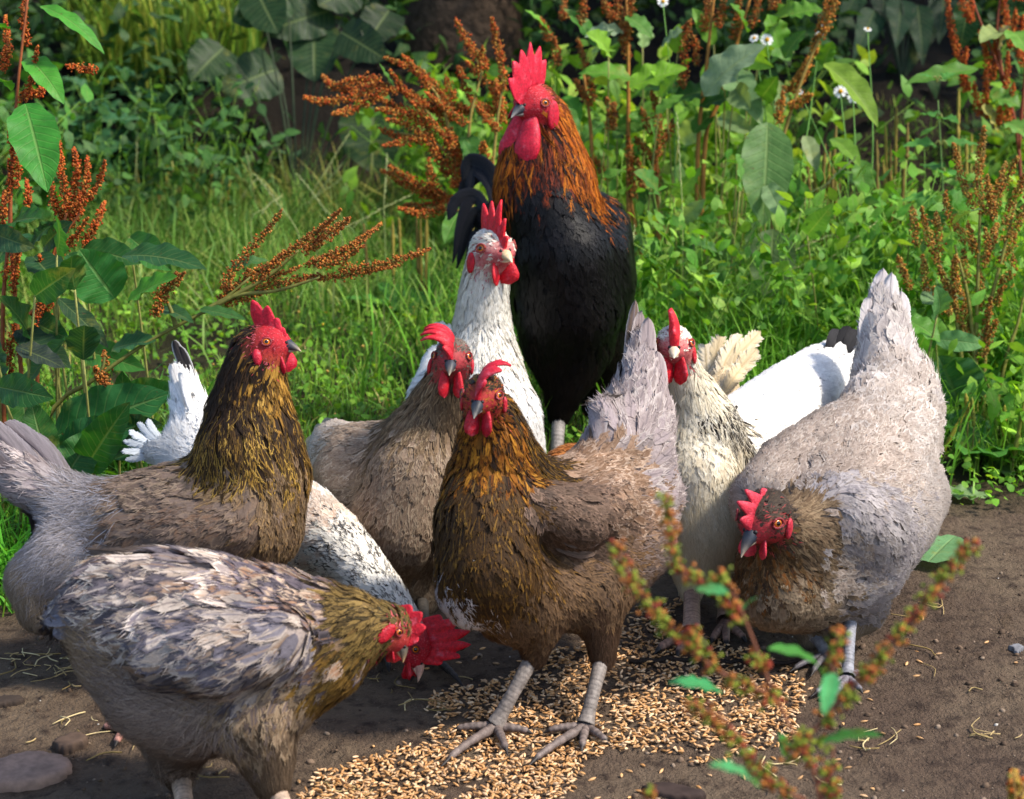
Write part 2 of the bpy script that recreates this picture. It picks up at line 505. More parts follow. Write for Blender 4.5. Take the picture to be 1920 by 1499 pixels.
def slab(name, label, cat, pts, th, colr, seed=0):
    """a flat stone or piece of bark whose outline follows ground points"""
    c = np.mean([G(*p) for p in pts], 0)
    out = np.array([G(*p) for p in pts]); m = 48
    loop = np.vstack([out, out[:1]]); o2 = spline(loop, m + 1)[:-1]
    o2 = o2 + (0.0014 * RS.randn(m, 1)) * nrm(o2 - c)
    rings = [(1.0, -.004), (1.03, th * .4), (.98, th * .85), (.9, th), (.6, th * 1.05), (.25, th * 1.02)]
    V = []
    for s_, z in rings:
        r = c + (o2 - c) * s_; r[:, 2] = z + 0.25 * th * (fbm(r * 40 + seed, 3) - .5) + float(ground_z(c[0], c[1])); V.append(r)
    V = np.concatenate(V); A = Acc(); A.add(V, gridq(len(rings), m, True), 0, col=hexc(colr))
    k = len(rings) - 1; cv = c.copy(); cv[2] = th * 1.02 + float(ground_z(c[0], c[1]))
    A.V[0] = np.vstack([A.V[0], cv[None]]); A.n += 1; A.A['col'][0] = np.vstack([A.A['col'][0], hexc(colr)[None]])
    A.Q.append(np.array([[k * m + i, k * m + (i + 1) % m, len(V)] for i in range(m)])); A.M.append(np.zeros(m, int))
    return link(name, A.mesh(name, [M_STONE]), None, label=label, category=cat)
slab('flat_stone', 'flat brown stone half sunk in the soil, lower left corner', 'stone', [(-40, 1445), (20, 1425), (80, 1418), (130, 1432), (120, 1455), (60, 1475), (-40, 1482)], .012, '#93796a', 3)
slab('bark_chip', 'dark flake of bark lying on the soil by the fallen grain', 'bark', [(1205, 1478), (1240, 1472), (1300, 1484), (1322, 1492), (1290, 1499), (1225, 1492)], .008, '#3a2e2a', 8)
slab('flat_stone', 'small dark sliver of stone in the soil at the left edge', 'stone', [(-20, 1310), (30, 1306), (44, 1312), (20, 1320), (-20, 1322)], .006, '#3c322c', 5)
slab('soil_clod', 'small flat clod of soil between straw and the pecking hen', 'clod', [(100, 1398), (140, 1385), (165, 1392), (150, 1404), (115, 1410)], .010, '#54443a', 6)
A = Acc(); pts = spline([G(1180, 1246), G(1290, 1240), G(1400, 1246), G(1540, 1250)], 20); pts[:, 2] = ground_z(pts[:, 0], pts[:, 1]) + .008 + .002 * RS.randn(20)
tube_into(A, pts, np.linspace(.0035, .0025, 20), 6, 0, col=hexc('#2e2622')); link('twig', A.mesh('twig', [M_WOOD]), None, label='thin dark twig lying across the back of the grain', category='twig')
slab('small_stone', 'small pale pebble on bare soil at the right edge', 'pebble', [(1893, 1212), (1908, 1208), (1918, 1216), (1906, 1224)], .006, '#77777c', 11)
# ------------------------------------------------------------------ plants
def mat_leaf(name, rough=0.5, spec=0.24, trans=0.38, vein=0.24):
    t = NT(name)
    f = t.n.new('ShaderNodeSeparateXYZ'); t.t.links.new(t.attr('luv').outputs['Vector'], f.inputs[0])
    u, v, rn = f.outputs[0], f.outputs[1], f.outputs[2]
    au = t.math('ABSOLUTE', u)
    mid = t.math('SUBTRACT', 1.0, t.smooth(au, 0.02, 0.09))
    w = t.math('SINE', t.math('MULTIPLY', t.math('SUBTRACT', v, t.math('MULTIPLY', au, 0.16)), 75.0))
    sv = t.math('MULTIPLY', t.smooth(w, 0.75, 1.0), t.math('SUBTRACT', 1.0, t.math('MULTIPLY', au, .6)))
    vn = t.math('MAXIMUM', mid, t.math('MULTIPLY', sv, 0.55))
    nz = t.noise(t.obj(), 45.0, 4.0, 0.6).outputs['Fac']
    c = t.attr('col').outputs['Color']
    c = t.mix(t.smooth(nz, 0.3, 0.7), t.mix(1.0, c, (.7, .74, .7, 1), 'MULTIPLY'), c)
    c = t.mix(t.smooth(nz, 0.68, 0.8), c, t.mix(0.5, c, c4('#8a7a3a')))
    n5 = t.noise(t.obj(), 14.0, 5.0, 0.7).outputs['Fac']; n6 = t.noise(t.obj(), 160.0, 2.0, 0.6).outputs['Fac']
    c = t.mix(t.smooth(n5, 0.56, 0.74, 0.0, 0.55), c, c4('#8f8a3c'))
    c = t.mix(t.math('MULTIPLY', t.smooth(n6, 0.68, 0.74), 0.7), c, c4('#5a3c20'))
    c = t.mix(t.math('MULTIPLY', vn, vein), c, c4('#9fb06a'))
    tc = t.mix(1.0, c, (1.35, 1.25, .45, 1), 'MULTIPLY')
    return t.bsdf(c, rough, spec, t.bump(t.math('SUBTRACT', nz, vn), 0.5, 0.003), trans, tc)
M_LEAF = mat_leaf('leaf')
M_GRASS = mat_attr('grass_blade', 0.5, 0.3, 30.0, 0.2, 0.0, 0.35)
M_STEM = mat_attr('plant_stem', 0.6, 0.25, 120.0, 0.35, 0.2)
M_SEED = mat_attr('dock_seed', 0.65, 0.2, 200.0, 0.3, 0.2, 0.2)
M_PETAL = mat_attr('petal', 0.6, 0.2, 200.0, 0.1, 0.0, 0.25)

LPROF = {'dock': ([0, .06, .2, .45, .7, .88, 1], [.05, .45, .85, 1, .78, .42, .02]),
         'round': ([0, .06, .2, .45, .7, .9, 1], [.35, .8, 1, 1, .82, .45, .03]),
         'nettle': ([0, .08, .25, .5, .75, 1], [.2, .85, 1, .72, .38, .01]),
         'lance': ([0, .15, .4, .7, 1], [.1, .7, 1, .6, .01])}
def leaf_local(L, W, prof='dock', nr=15, nc=7, fold=.25, bend=.5, wave=.08, serr=0.0, seed=0.0):
    v = np.linspace(0, 1, nr); u = np.linspace(-1, 1, nc)
    w = np.interp(v, *LPROF[prof]) * W * .5
    if serr: w = w * (1 + serr * (((v * nr / 2) % 1.0) - .5))
    edge = 1 + 0.10 * (vnoise(np.stack([v * 9 + seed * 13, 0 * v, 0 * v], -1)) - .5)
    X = u[None] * (w * edge)[:, None]
    ang = bend * v                                           # droop along the blade
    ds = L / (nr - 1)
    yy = np.concatenate([[0], np.cumsum(np.cos(ang[:-1]) * ds)]); zz = -np.concatenate([[0], np.cumsum(np.sin(ang[:-1]) * ds)])
    Z = zz[:, None] + fold * np.abs(X) + wave * W * np.abs(u)[None] ** 2 * np.sin(v[:, None] * 22 + seed * 6 + (u[None] > 0) * 1.7) * (w / (W * .5))[:, None]
    Y = yy[:, None] + 0 * X
    V = np.stack([X, Y, Z], -1).reshape(-1, 3)
    luv = np.stack([np.broadcast_to(u[None], (nr, nc)), np.broadcast_to(v[:, None], (nr, nc)), np.full((nr, nc), seed)], -1).reshape(-1, 3)
    return V, gridq(nr, nc), luv

def frame(d, up):
    d = nrm(d); up = np.asarray(up, float); up = nrm(up - (up @ d) * d) if abs(nrm(up) @ d) < .98 else nrm(np.cross(d, [1, .2, .1]))
    return np.stack([np.cross(d, up), d, up], -1)

def leaf_obj(parent, base, tip, width, colr, prof='dock', up=None, bend=.5, fold=.25, wave=.08, stalk=None, name='leaf', serr=0.0, nr=17):
    base = np.asarray(base, float); tip = np.asarray(tip, float)
    L = np.linalg.norm(tip - base) * (1 + .12 * abs(bend))
    sd = RS.rand()
    V, Q, luv = leaf_local(L, width, prof, nr, 9, fold, bend, wave, serr, sd)
    chord = nrm(V.reshape(nr, 9, 3)[-1, 4])
    up = np.array([0, -.45, .9]) if up is None else np.asarray(up, float)
    Ft = frame(tip - base, up); F0 = frame(chord, [0, 0, 1.0])
    V = V @ (Ft @ F0.T).T + base
    c = hexc(colr) * math.exp(RS.randn() * .08)
    A = Acc(); A.add(V, Q, 0, col=c, luv=luv)
    if stalk is not None:
        tube_into(A, spline([stalk, (np.asarray(stalk) + base) / 2 + np.array([0, 0, .01]), base + (tip - base) * .03], 8), .0018, 5, 0, col=hexc('#8a8a4a'), luv=np.zeros((42, 3)))
    return link(name, A.mesh(name, [M_LEAF]), parent)

SEEDV = np.array([[1, 0, 0], [-.5, .87, 0], [-.5, -.87, 0], [0, 0, .75], [0, 0, -.75]], float)
SEEDQ = np.array([[0, 1, 3], [1, 2, 3], [2, 0, 3], [1, 0, 4], [2, 1, 4], [0, 2, 4]])
def seed_spike(parent, path, r0, cols, size=.0022, step=.0042, per=7, name='seed_spike', gappy=0.0, stemc='#7a4a24'):
    """flower spike of a dock: whorls of small winged seeds round a thin stalk"""
    path = np.asarray(path, float)
    ln = np.linalg.norm(np.diff(path, axis=0), axis=1).sum()
    m = max(6, int(ln / step)); pth = spline(path, m)
    t = np.linspace(0, 1, m)
    A = Acc()
    tube_into(A, pth[::max(1, m // 14)] if m > 28 else pth, .0011, 5, 0, col=hexc(stemc))
    rad = r0 * np.interp(t, [0, .12, .6, .9, 1], [.75, 1, .9, .55, .25])
    rad = rad * (1 + .25 * np.sin(np.arange(m) * 1.9 + RS.rand() * 6))
    k = np.repeat(np.arange(m), per)
    if gappy: k = k[(np.sin(k * 2 * np.pi / 5.0) > gappy - 1) | (RS.rand(len(k)) < .2)]
    N = len(k)
    tg = nrm(np.gradient(pth, axis=0))[k]
    a = nrm(np.cross(tg, [.3, .8, .5])); b = np.cross(tg, a); th = RS.rand(N) * 6.283
    rr = rad[k] * RS.uniform(.35, 1.15, N)
    pos = pth[k] + rr[:, None] * (np.cos(th)[:, None] * a + np.sin(th)[:, None] * b) + tg * (RS.randn(N) * step * .6)[:, None]
    pal = np.array([hexc(h) for h in cols]); cl = pal[RS.randint(len(pal), size=N)] * np.exp(RS.randn(N) * .16)[:, None]
    s_ = size * RS.uniform(.7, 1.35, N)
    inst(A, SEEDV, SEEDQ, rot_rand(N, 1.5) * s_[:, None, None], pos, cl)
    return link(name, A.mesh(name, [M_SEED], smooth=False), parent)

def stem_obj(parent, path, r0, r1, colr, name='stem', n=18):
    A = Acc(); tube_into(A, spline(path, n), np.linspace(r0, r1, n), 7, 0, col=hexc(colr))
    return link(name, A.mesh(name, [M_STEM]), parent)

def pp(d, *pts):
    return [P(x, y, d + (z[0] if z else 0)) for x, y, *z in pts]

RUST = ['#c4521c', '#d06a28', '#a8421a', '#d88238', '#b0602a', '#cc5a2c']
RUSTY = ['#c67a30', '#b86a28', '#d4963e', '#a05a22', '#b08a38']
HUSK = ['#7c4422', '#94602e', '#a88a44', '#6e5a2c']
BROWN = ['#a05a2a', '#b06a32', '#8a4a22', '#c08040', '#a8803c']
YELL = ['#c09a44', '#caa654', '#a8843c', '#c07a36', '#a08e3c']
GREENS = ['#3f6a24', '#4a7a28', '#355c22', '#578a30']

def dock(name, label, d, base, stems, spikes, leaves, cols, r=.0105, stemc='#8a6a34', size=.003, per=9, jit=.06, group='dock plants gone to seed', stemr=.005, step=.0040):
    b = np.array([*P(base[0], base[1], d)]); b[2] = float(ground_z(b[0], b[1]))
    o = root(name, b, label, 'plant', group)
    for s_ in stems:
        pts = pp(d, *s_)
        if s_[0][1] > 1e4: pass
        stem_obj(o, pts, stemr, stemr * .45, stemc)
    for s_ in spikes:
        dz = RS.randn() * jit
        pts = [P(x, y, d + dz * (.3 + .7 * (i == 0)) + (z[0] if z else 0)) for i, (x, y, *z) in enumerate(s_)][::-1]
        seed_spike(o, pts, r * RS.uniform(.85, 1.15), cols, size, step=step, per=per, stemc=stemc)
    for lf in leaves:
        (bx, by), (tx, ty), w, colr = lf[:4]; kw = lf[4] if len(lf) > 4 else {}
        dz = kw.get('dz', RS.randn() * .05)
        kw2 = {k: v for k, v in kw.items() if k not in ('dz', 'dt')}
        leaf_obj(o, P(bx, by, d + dz), P(tx, ty, d + dz + kw.get('dt', RS.randn() * .04 - .03)), w * d / FPX, colr, **kw2)
    return o

BG_ = (0, -1, .35)
# the arching dock left of the rooster
dock('dock_plant', 'arching dock with orange red seed spikes spreading left of the rooster', 3.95, (905, 700),
    [[(905, 700), (900, 520), (885, 380), (850, 290), (805, 215), (760, 175)], [(912, 700), (915, 450), (930, 250), (945, 150)], [(900, 640), (885, 420), (850, 395), (800, 390)], [(885, 380), (880, 240), (905, 130)], [(860, 300), (800, 262), (750, 250)], [(850, 290), (830, 200), (790, 140)]],
    [[(571, 183), (612, 191), (660, 182), (705, 163), (745, 172)], [(604, 142), (628, 162), (672, 150), (712, 150)], [(624, 214), (660, 206), (694, 186), (720, 172)], [(638, 170), (670, 172), (700, 160)], [(722, 108), (778, 132), (808, 152), (832, 195), (842, 225)], [(757, 106), (786, 138), (806, 165)], [(731, 133), (758, 168), (776, 184), (800, 200)],
     [(703, 183), (752, 205), (798, 238), (822, 292), (838, 330)], [(724, 224), (770, 236), (804, 262), (822, 300)], [(714, 243), (752, 258), (790, 258)], [(720, 274), (765, 264), (800, 262)], [(706, 205), (745, 212), (790, 215)], [(745, 165), (790, 190), (830, 212)], [(770, 190), (812, 232), (846, 270), (856, 330), (850, 350)], [(812, 205), (850, 260), (860, 310)],
     [(717, 320), (768, 341), (812, 362), (838, 372)], [(730, 312), (782, 345), (830, 368)], [(742, 340), (790, 362), (832, 378)], [(748, 391), (798, 402), (838, 388), (866, 372)], [(760, 384), (800, 388), (845, 372)], [(803, 300), (808, 335), (822, 362)], [(835, 255), (846, 310), (862, 352)], [(842, 250), (868, 320), (876, 365)],
     [(855, 38), (872, 72), (888, 96), (903, 128)], [(922, 36), (930, 72), (940, 118), (944, 168)], [(860, 126), (870, 150), (880, 180)], [(874, 116), (900, 142), (926, 170), (936, 200)], [(836, 146), (842, 166), (846, 186)], [(905, 90), (906, 112), (908, 130)], [(906, 268), (908, 290), (914, 318)], [(895, 200), (915, 225), (935, 245)], [(930, 150), (938, 190), (942, 230)], [(880, 185), (905, 205), (930, 210)], [(820, 170), (850, 200), (885, 208)], [(800, 175), (838, 205), (872, 232)]],
    [((860, 300), (845, 225), 46, '#4a7a2c'), ((905, 235), (872, 258), 30, '#6a9a34'), ((880, 205), (940, 240), 40, '#4f8a30'), ((740, 165), (712, 120), 22, '#5a8a3c', dict(bend=-.3)), ((730, 190), (700, 162), 24, '#4f7f30'), ((838, 380), (870, 420), 40, '#4a7a2c'), ((895, 330), (870, 268), 40, '#3f6e2a'), ((860, 400), (835, 455), 36, '#578a34'), ((900, 180), (870, 150), 26, '#6f9c3c'), ((872, 255), (905, 330), 46, '#3d6a28')], RUST + RUSTY[:3] + HUSK[:3], stemc='#8a7a38', per=10)
# the dock behind the rooster's shoulder
dock('dock_plant', 'tall leafy dock with brown seed spikes growing right behind the rooster', 4.25, (1310, 640),
    [[(1310, 640), (1308, 300), (1325, 120), (1345, -60)], [(1318, 640), (1320, 290), (1352, 180), (1400, 20), (1420, -60)], [(1180, 640), (1178, 300), (1178, 110), (1172, -60)], [(1235, 640), (1234, 400), (1230, 240)], [(1240, 640), (1190, 420), (1180, 330)], [(1100, 620), (1110, 300), (1095, 140)]],
    [[(1152, -40), (1160, 10), (1168, 60), (1176, 110)], [(1185, -30), (1182, 30), (1176, 80)], [(1084, 74), (1094, 112), (1104, 150), (1112, 188)], [(1040, 72), (1042, 98), (1044, 122)], [(1014, 35), (1024, 60), (1030, 76)], [(1222, 172), (1232, 210), (1237, 250), (1234, 292)], [(1203, 205), (1212, 230), (1226, 252)], [(1262, 224), (1256, 245), (1248, 262)], [(1192, 258), (1205, 278), (1225, 296)], [(1176, 253), (1182, 300), (1184, 335), (1188, 370)], [(1196, 300), (1200, 330), (1204, 352)],
     [(1325, -30), (1328, 20), (1318, 60)], [(1385, -30), (1384, 20), (1376, 72)], [(1424, -30), (1418, 20), (1408, 50)], [(1300, 68), (1306, 92), (1304, 120)], [(1150, 195), (1146, 220), (1142, 242)], [(1138, 185), (1144, 210), (1150, 235)], [(1118, 300), (1128, 316), (1138, 332)], [(1228, 300), (1230, 325), (1232, 345)], [(1078, 150), (1090, 172), (1108, 195)], [(1130, 0), (1140, 20), (1150, 36)], [(1360, -20), (1352, 20), (1345, 50)], [(1440, -10), (1452, 15), (1465, -20)], [(1060, -10), (1056, 25), (1058, 35)], [(1090, -20), (1094, 15), (1086, 45)], [(1295, 40), (1285, 70), (1282, 150)], [(1228, 420), (1226, 445), (1222, 470)], [(1470, 165), (1490, 172), (1510, 180)], [(1275, 130), (1280, 150), (1278, 165)]],
    [((1180, 165), (1285, 130), 70, '#6f9c26', dict(bend=.35, dz=-.1)), ((1185, 150), (1090, 140), 56, '#5c8f2c', dict(bend=.7)), ((1300, 175), (1200, 165), 52, '#3f7022', dict(bend=.3)), ((1320, 180), (1430, 90), 90, '#8aa07c', dict(bend=.6, dz=-.15)), ((1330, 170), (1260, 190), 60, '#2f5a20', dict(bend=.3)), ((1350, 120), (1425, 230), 66, '#6a8a5a', dict(bend=.5)), ((1310, 200), (1390, 180), 56, '#2c5a1c', dict(bend=.2)), ((1060, 180), (1085, 230), 40, '#4f8a28', dict(serr=.12)), ((1085, 250), (1040, 205), 34, '#6a9c34'),
     ((1170, 60), (1100, 70), 46, '#9aac8a', dict(bend=.6)), ((1175, 30), (1220, 70), 40, '#5c8a3c'), ((1120, 90), (1060, 20), 40, '#4a8030', dict(bend=.6)), ((1030, 60), (985, 20), 26, '#6aa034', dict(bend=.3)), ((1180, 215), (1200, 232), 30, '#5a9030'), ((1230, 215), (1280, 180), 30, '#5f8f34'), ((1400, 60), (1370, 10), 50, '#5a8a2c'), ((1440, 60), (1500, 10), 80, '#6c9a24', dict(bend=.4)), ((1460, 90), (1440, 30), 60, '#5a8c28'), ((1300, 250), (1340, 210), 40, '#4a7a28'), ((1150, 260), (1190, 235), 34, '#547f38'), ((1110, 120), (1150, 60), 44, '#7a9a5c'), ((1280, 60), (1240, 90), 44, '#86a070'), ((1130, 230), (1090, 270), 36, '#4a7c2c')], BROWN + RUST[:2] + HUSK, stemc='#9a6a2a', stemr=.0062, per=9)
# drooping right leaf spray by the daisies
dock('dock_plant', 'leaning dock with one drooping yellow-green leaf beside the daisies', 4.1, (1440, 620),
    [[(1440, 620), (1455, 330), (1500, 160), (1560, 20), (1590, -60)], [(1430, 620), (1425, 400), (1428, 300)]],
    [[(1575, -40), (1560, 20), (1540, 70)], [(1560, -30), (1545, 30), (1530, 80), (1525, 100)], [(1530, 90), (1510, 130), (1492, 158)], [(1515, 110), (1500, 150), (1478, 170)], [(1522, 178), (1500, 190), (1480, 202)], [(1468, 175), (1462, 205), (1460, 230)]],
    [((1545, 120), (1640, 232), 56, '#7c9a34', dict(bend=.7, dz=-.15, fold=.5)), ((1545, 125), (1560, 80), 40, '#5a8a2c'), ((1440, 230), (1430, 420), 100, '#5c8044', dict(bend=.2, dz=-.2, up=(0, -1, .1), wave=.04)), ((1560, 260), (1610, 310), 40, '#6a9030', dict(bend=.5)), ((1610, 300), (1625, 372), 50, '#5a8a34', dict(bend=.4)), ((1510, 255), (1530, 320), 34, '#8a9a6c'), ((1450, 430), (1440, 560), 90, '#4f6a3a', dict(bend=.2, up=(0, -1, .1), dz=-.2, wave=.04)), ((1480, 30), (1540, 20), 60, '#5a8c24'), ((1470, 110), (1510, 60), 44, '#4a7a24')], RUSTY, stemc='#8a7434')
# left-hand dock
dock('dock_plant', 'dock with rust seed spikes and long drooping leaf at the left edge', 2.98, (60, 1000),
    [[(60, 1000), (40, 700), (20, 420), (30, 200), (55, -30)], [(80, 1000), (70, 700), (90, 520), (125, 400)], [(45, 600), (80, 560), (110, 460), (150, 400)], [(10, 900), (5, 600), (18, 420), (15, 300)]],
    [[(112, 268), (114, 310), (120, 352), (124, 400)], [(138, 278), (146, 318), (140, 360), (126, 410)], [(164, 296), (164, 330), (156, 368), (136, 398)], [(196, 304), (188, 336), (170, 368), (140, 388)], [(94, 326), (98, 366), (110, 402), (120, 432)], [(162, 412), (140, 446), (112, 476), (92, 500)], [(196, 380), (184, 410), (170, 440), (158, 465)], [(16, 250), (24, 290), (20, 340), (8, 398)], [(30, 262), (34, 310), (30, 350)], [(50, 338), (54, 366), (50, 396)], [(36, 454), (30, 500), (24, 545)],
     [(74, 480), (88, 530), (70, 590), (38, 660)], [(102, 528), (84, 590), (58, 640)], [(110, 500), (100, 545), (94, 570)], [(34, 452), (30, 480), (8, 520)], [(8, 360), (6, 400), (2, 440)], [(150, 360), (150, 392), (130, 425)], [(30, 600), (20, 650), (18, 700)], [(10, 30), (14, 90), (6, 130)], [(48, -20), (44, 40), (52, 84)], [(126, 124), (150, 130), (180, 130)], [(70, 90), (60, 150), (40, 190)], [(94, 140), (80, 170), (60, 180)]],
    [((48, 195), (88, 355), 92, '#3f8a30', dict(bend=.35, dz=-.08, up=(.3, -1, .2))), ((75, 12), (188, 96), 36, '#4f9a34', dict(bend=.9)), ((50, 110), (115, 190), 56, '#4a9030', dict(bend=.9)), ((10, 60), (-20, 40), 40, '#4a9030'), ((5, 150), (20, 170), 30, '#56a034'), ((60, 640), (0, 560), 80, '#2f5e26'), ((20, 420), (75, 410), 80, '#2a5a24', dict(bend=.4)), ((40, 440), (-10, 500), 90, '#2c5c24'), ((30, 620), (130, 690), 60, '#2f4a30', dict(bend=.3)), ((120, 640), (20, 780), 70, '#3a6a2c', dict(bend=.4, dz=-.1)),
     ((100, 420), (60, 460), 44, '#3a6a34'), ((40, 740), (65, 860), 70, '#386a2a', dict(bend=.3, dz=-.1, up=(.2, -1, .2))), ((10, 700), (-10, 820), 60, '#2c4c2c')], RUST + BROWN[:2], stemc='#8a4a24', r=.0072, size=.0024, per=9, stemr=.0042, step=.0038)
# leaning dock stalk crossing the lawn
dock('dock_plant', 'dock stalk leaning diagonally over the grass with brown seed spikes', 2.86, (80, 1000),
    [[(70, 1060), (90, 790), (180, 710), (280, 640), (400, 575), (470, 520)], [(380, 585), (440, 555), (520, 545), (600, 520)], [(400, 575), (500, 520), (560, 470)], [(330, 612), (320, 580), (310, 560)], [(180, 710), (192, 690), (196, 670)]],
    [[(528, 396), (498, 436), (466, 470), (436, 510), (420, 540)], [(638, 394), (600, 430), (556, 462), (516, 492), (486, 520)], [(655, 410), (610, 445), (570, 470)], [(714, 420), (672, 452), (620, 480), (575, 496)], [(692, 436), (650, 470), (600, 490)], [(804, 467), (752, 486), (700, 500), (640, 504)], [(745, 498), (690, 508), (630, 520), (580, 520)], [(680, 462), (640, 488), (596, 500)], [(345, 512), (322, 540), (300, 572), (290, 590)], [(330, 512), (310, 540), (296, 560)], [(470, 512), (440, 540), (410, 560)], [(560, 500), (510, 520), (470, 528)], [(590, 520), (540, 530), (480, 545)], [(500, 545), (450, 560), (420, 566)], [(195, 660), (200, 685), (192, 712)], [(178, 690), (192, 712), (205, 730)], [(200, 720), (196, 745), (190, 760)], [(545, 470), (500, 500), (460, 516)]],
    [((300, 580), (360, 605), 34, '#3a6238'), ((375, 580), (460, 600), 30, '#3f6a34', dict(bend=.2)), ((215, 560), (150, 470), 110, '#3f8038', dict(dz=.05, up=(0, -1, .3), bend=.2)), ((240, 565), (330, 520), 66, '#4a8a24', dict(bend=.3)), ((230, 480), (380, 505), 70, '#2f5a30', dict(bend=.5)), ((110, 560), (200, 650), 44, '#2c4a2c', dict(bend=.3)), ((30, 650), (120, 690), 50, '#303c34', dict(bend=.2)), ((210, 655), (290, 640), 60, '#34603a', dict(bend=.3)), ((430, 500), (500, 490), 30, '#44703a'), ((100, 820), (315, 740), 120, '#2f6a34', dict(dz=-.03, bend=.2, up=(0, -1, .6))), ((110, 850), (250, 800), 90, '#2c6234', dict(dz=-.06, bend=.2, up=(0, -1, .5))), ((160, 880), (240, 760), 80, '#336a2c', dict(dz=-.08, up=(0, -1, .3))), ((120, 900), (180, 810), 80, '#3a7034', dict(dz=-.1, up=(0, -1, .3))), ((90, 870), (60, 760), 70, '#356428', dict(dz=-.08, up=(.2, -1, .2))), ((200, 870), (300, 850), 60, '#2c5c30', dict(dz=-.05))], BROWN + RUSTY[:2], stemc='#6a6a30', r=.0072, size=.0024, per=9, stemr=.0042, step=.0038)
def broad_leaves(name, label, d0, d1, box, n, w, cols, up=(0, -.8, .5)):
    x0, y0, x1, y1 = box
    b = P((x0 + x1) / 2, 749.5, (d0 + d1) / 2); b[2] = float(ground_z(b[0], b[1])); o = root(name, b, label, 'plant', 'leafy dock rosettes')
    for i in range(n):
        d = RS.uniform(d0, d1); x = RS.uniform(x0, x1); y = RS.uniform(y0, y1); a = RS.uniform(-2.6, -.5) if RS.rand() < .6 else RS.uniform(-.5, 1.2)
        ln = w * RS.uniform(1.2, 2.2) * 2.0
        p0 = P(x, y, d); p1 = P(x + math.cos(a) * ln, y + math.sin(a) * ln * .8, d - RS.uniform(0, .10))
        g0 = np.array([p0[0] + RS.randn() * .03, p0[1] + .03, float(ground_z(p0[0], p0[1]))])
        leaf_obj(o, p0, p1, w * RS.uniform(.7, 1.25) * 2 * d / FPX, cols[RS.randint(len(cols))], 'dock', up=np.array(up) + RS.randn(3) * .3, bend=RS.uniform(.1, .8), fold=RS.uniform(.1, .45), wave=.08)
        stem_obj(o, [g0, (g0 + p0) / 2 + np.array([0, 0, .02]), p0], .0025, .0016, '#8a8a4a', 'leaf_stalk', 7)
broad_leaves('dock_rosette', 'broad dock leaves in the right tangle beside the rooster', 3.8, 4.5, (1180, 330, 1480, 560), 20, 22, ['#5c8a44', '#4a7a34', '#6a9a4c', '#86a070', '#54803c'])
broad_leaves('dock_rosette', 'broad leaves between the plantain spikes and the lavender hen tail', 3.6, 4.4, (1500, 380, 1760, 600), 16, 20, ['#5c9040', '#4a7a34', '#74a050', '#86a070'])
broad_leaves('dock_rosette', 'large dark leaves crowding the ground at the left edge', 2.75, 3.1, (-20, 420, 250, 860), 20, 30, ['#2f5f2c', '#376a30', '#2a4f30', '#3f7a34', '#34583c'])
broad_leaves('dock_rosette', 'bright leaves mixed through the tall dock behind the rooster', 4.1, 4.7, (1080, 60, 1480, 300), 22, 22, ['#6c9a34', '#84b03c', '#5a8a34', '#8aa46c', '#4a7a2c'])
broad_leaves('dock_rosette', 'leaves round the foot of the right edge dock', 3.3, 3.7, (1720, 560, 1920, 860), 16, 22, ['#5c9a40', '#4f8a38', '#74ac4c', '#6a9a5c'])
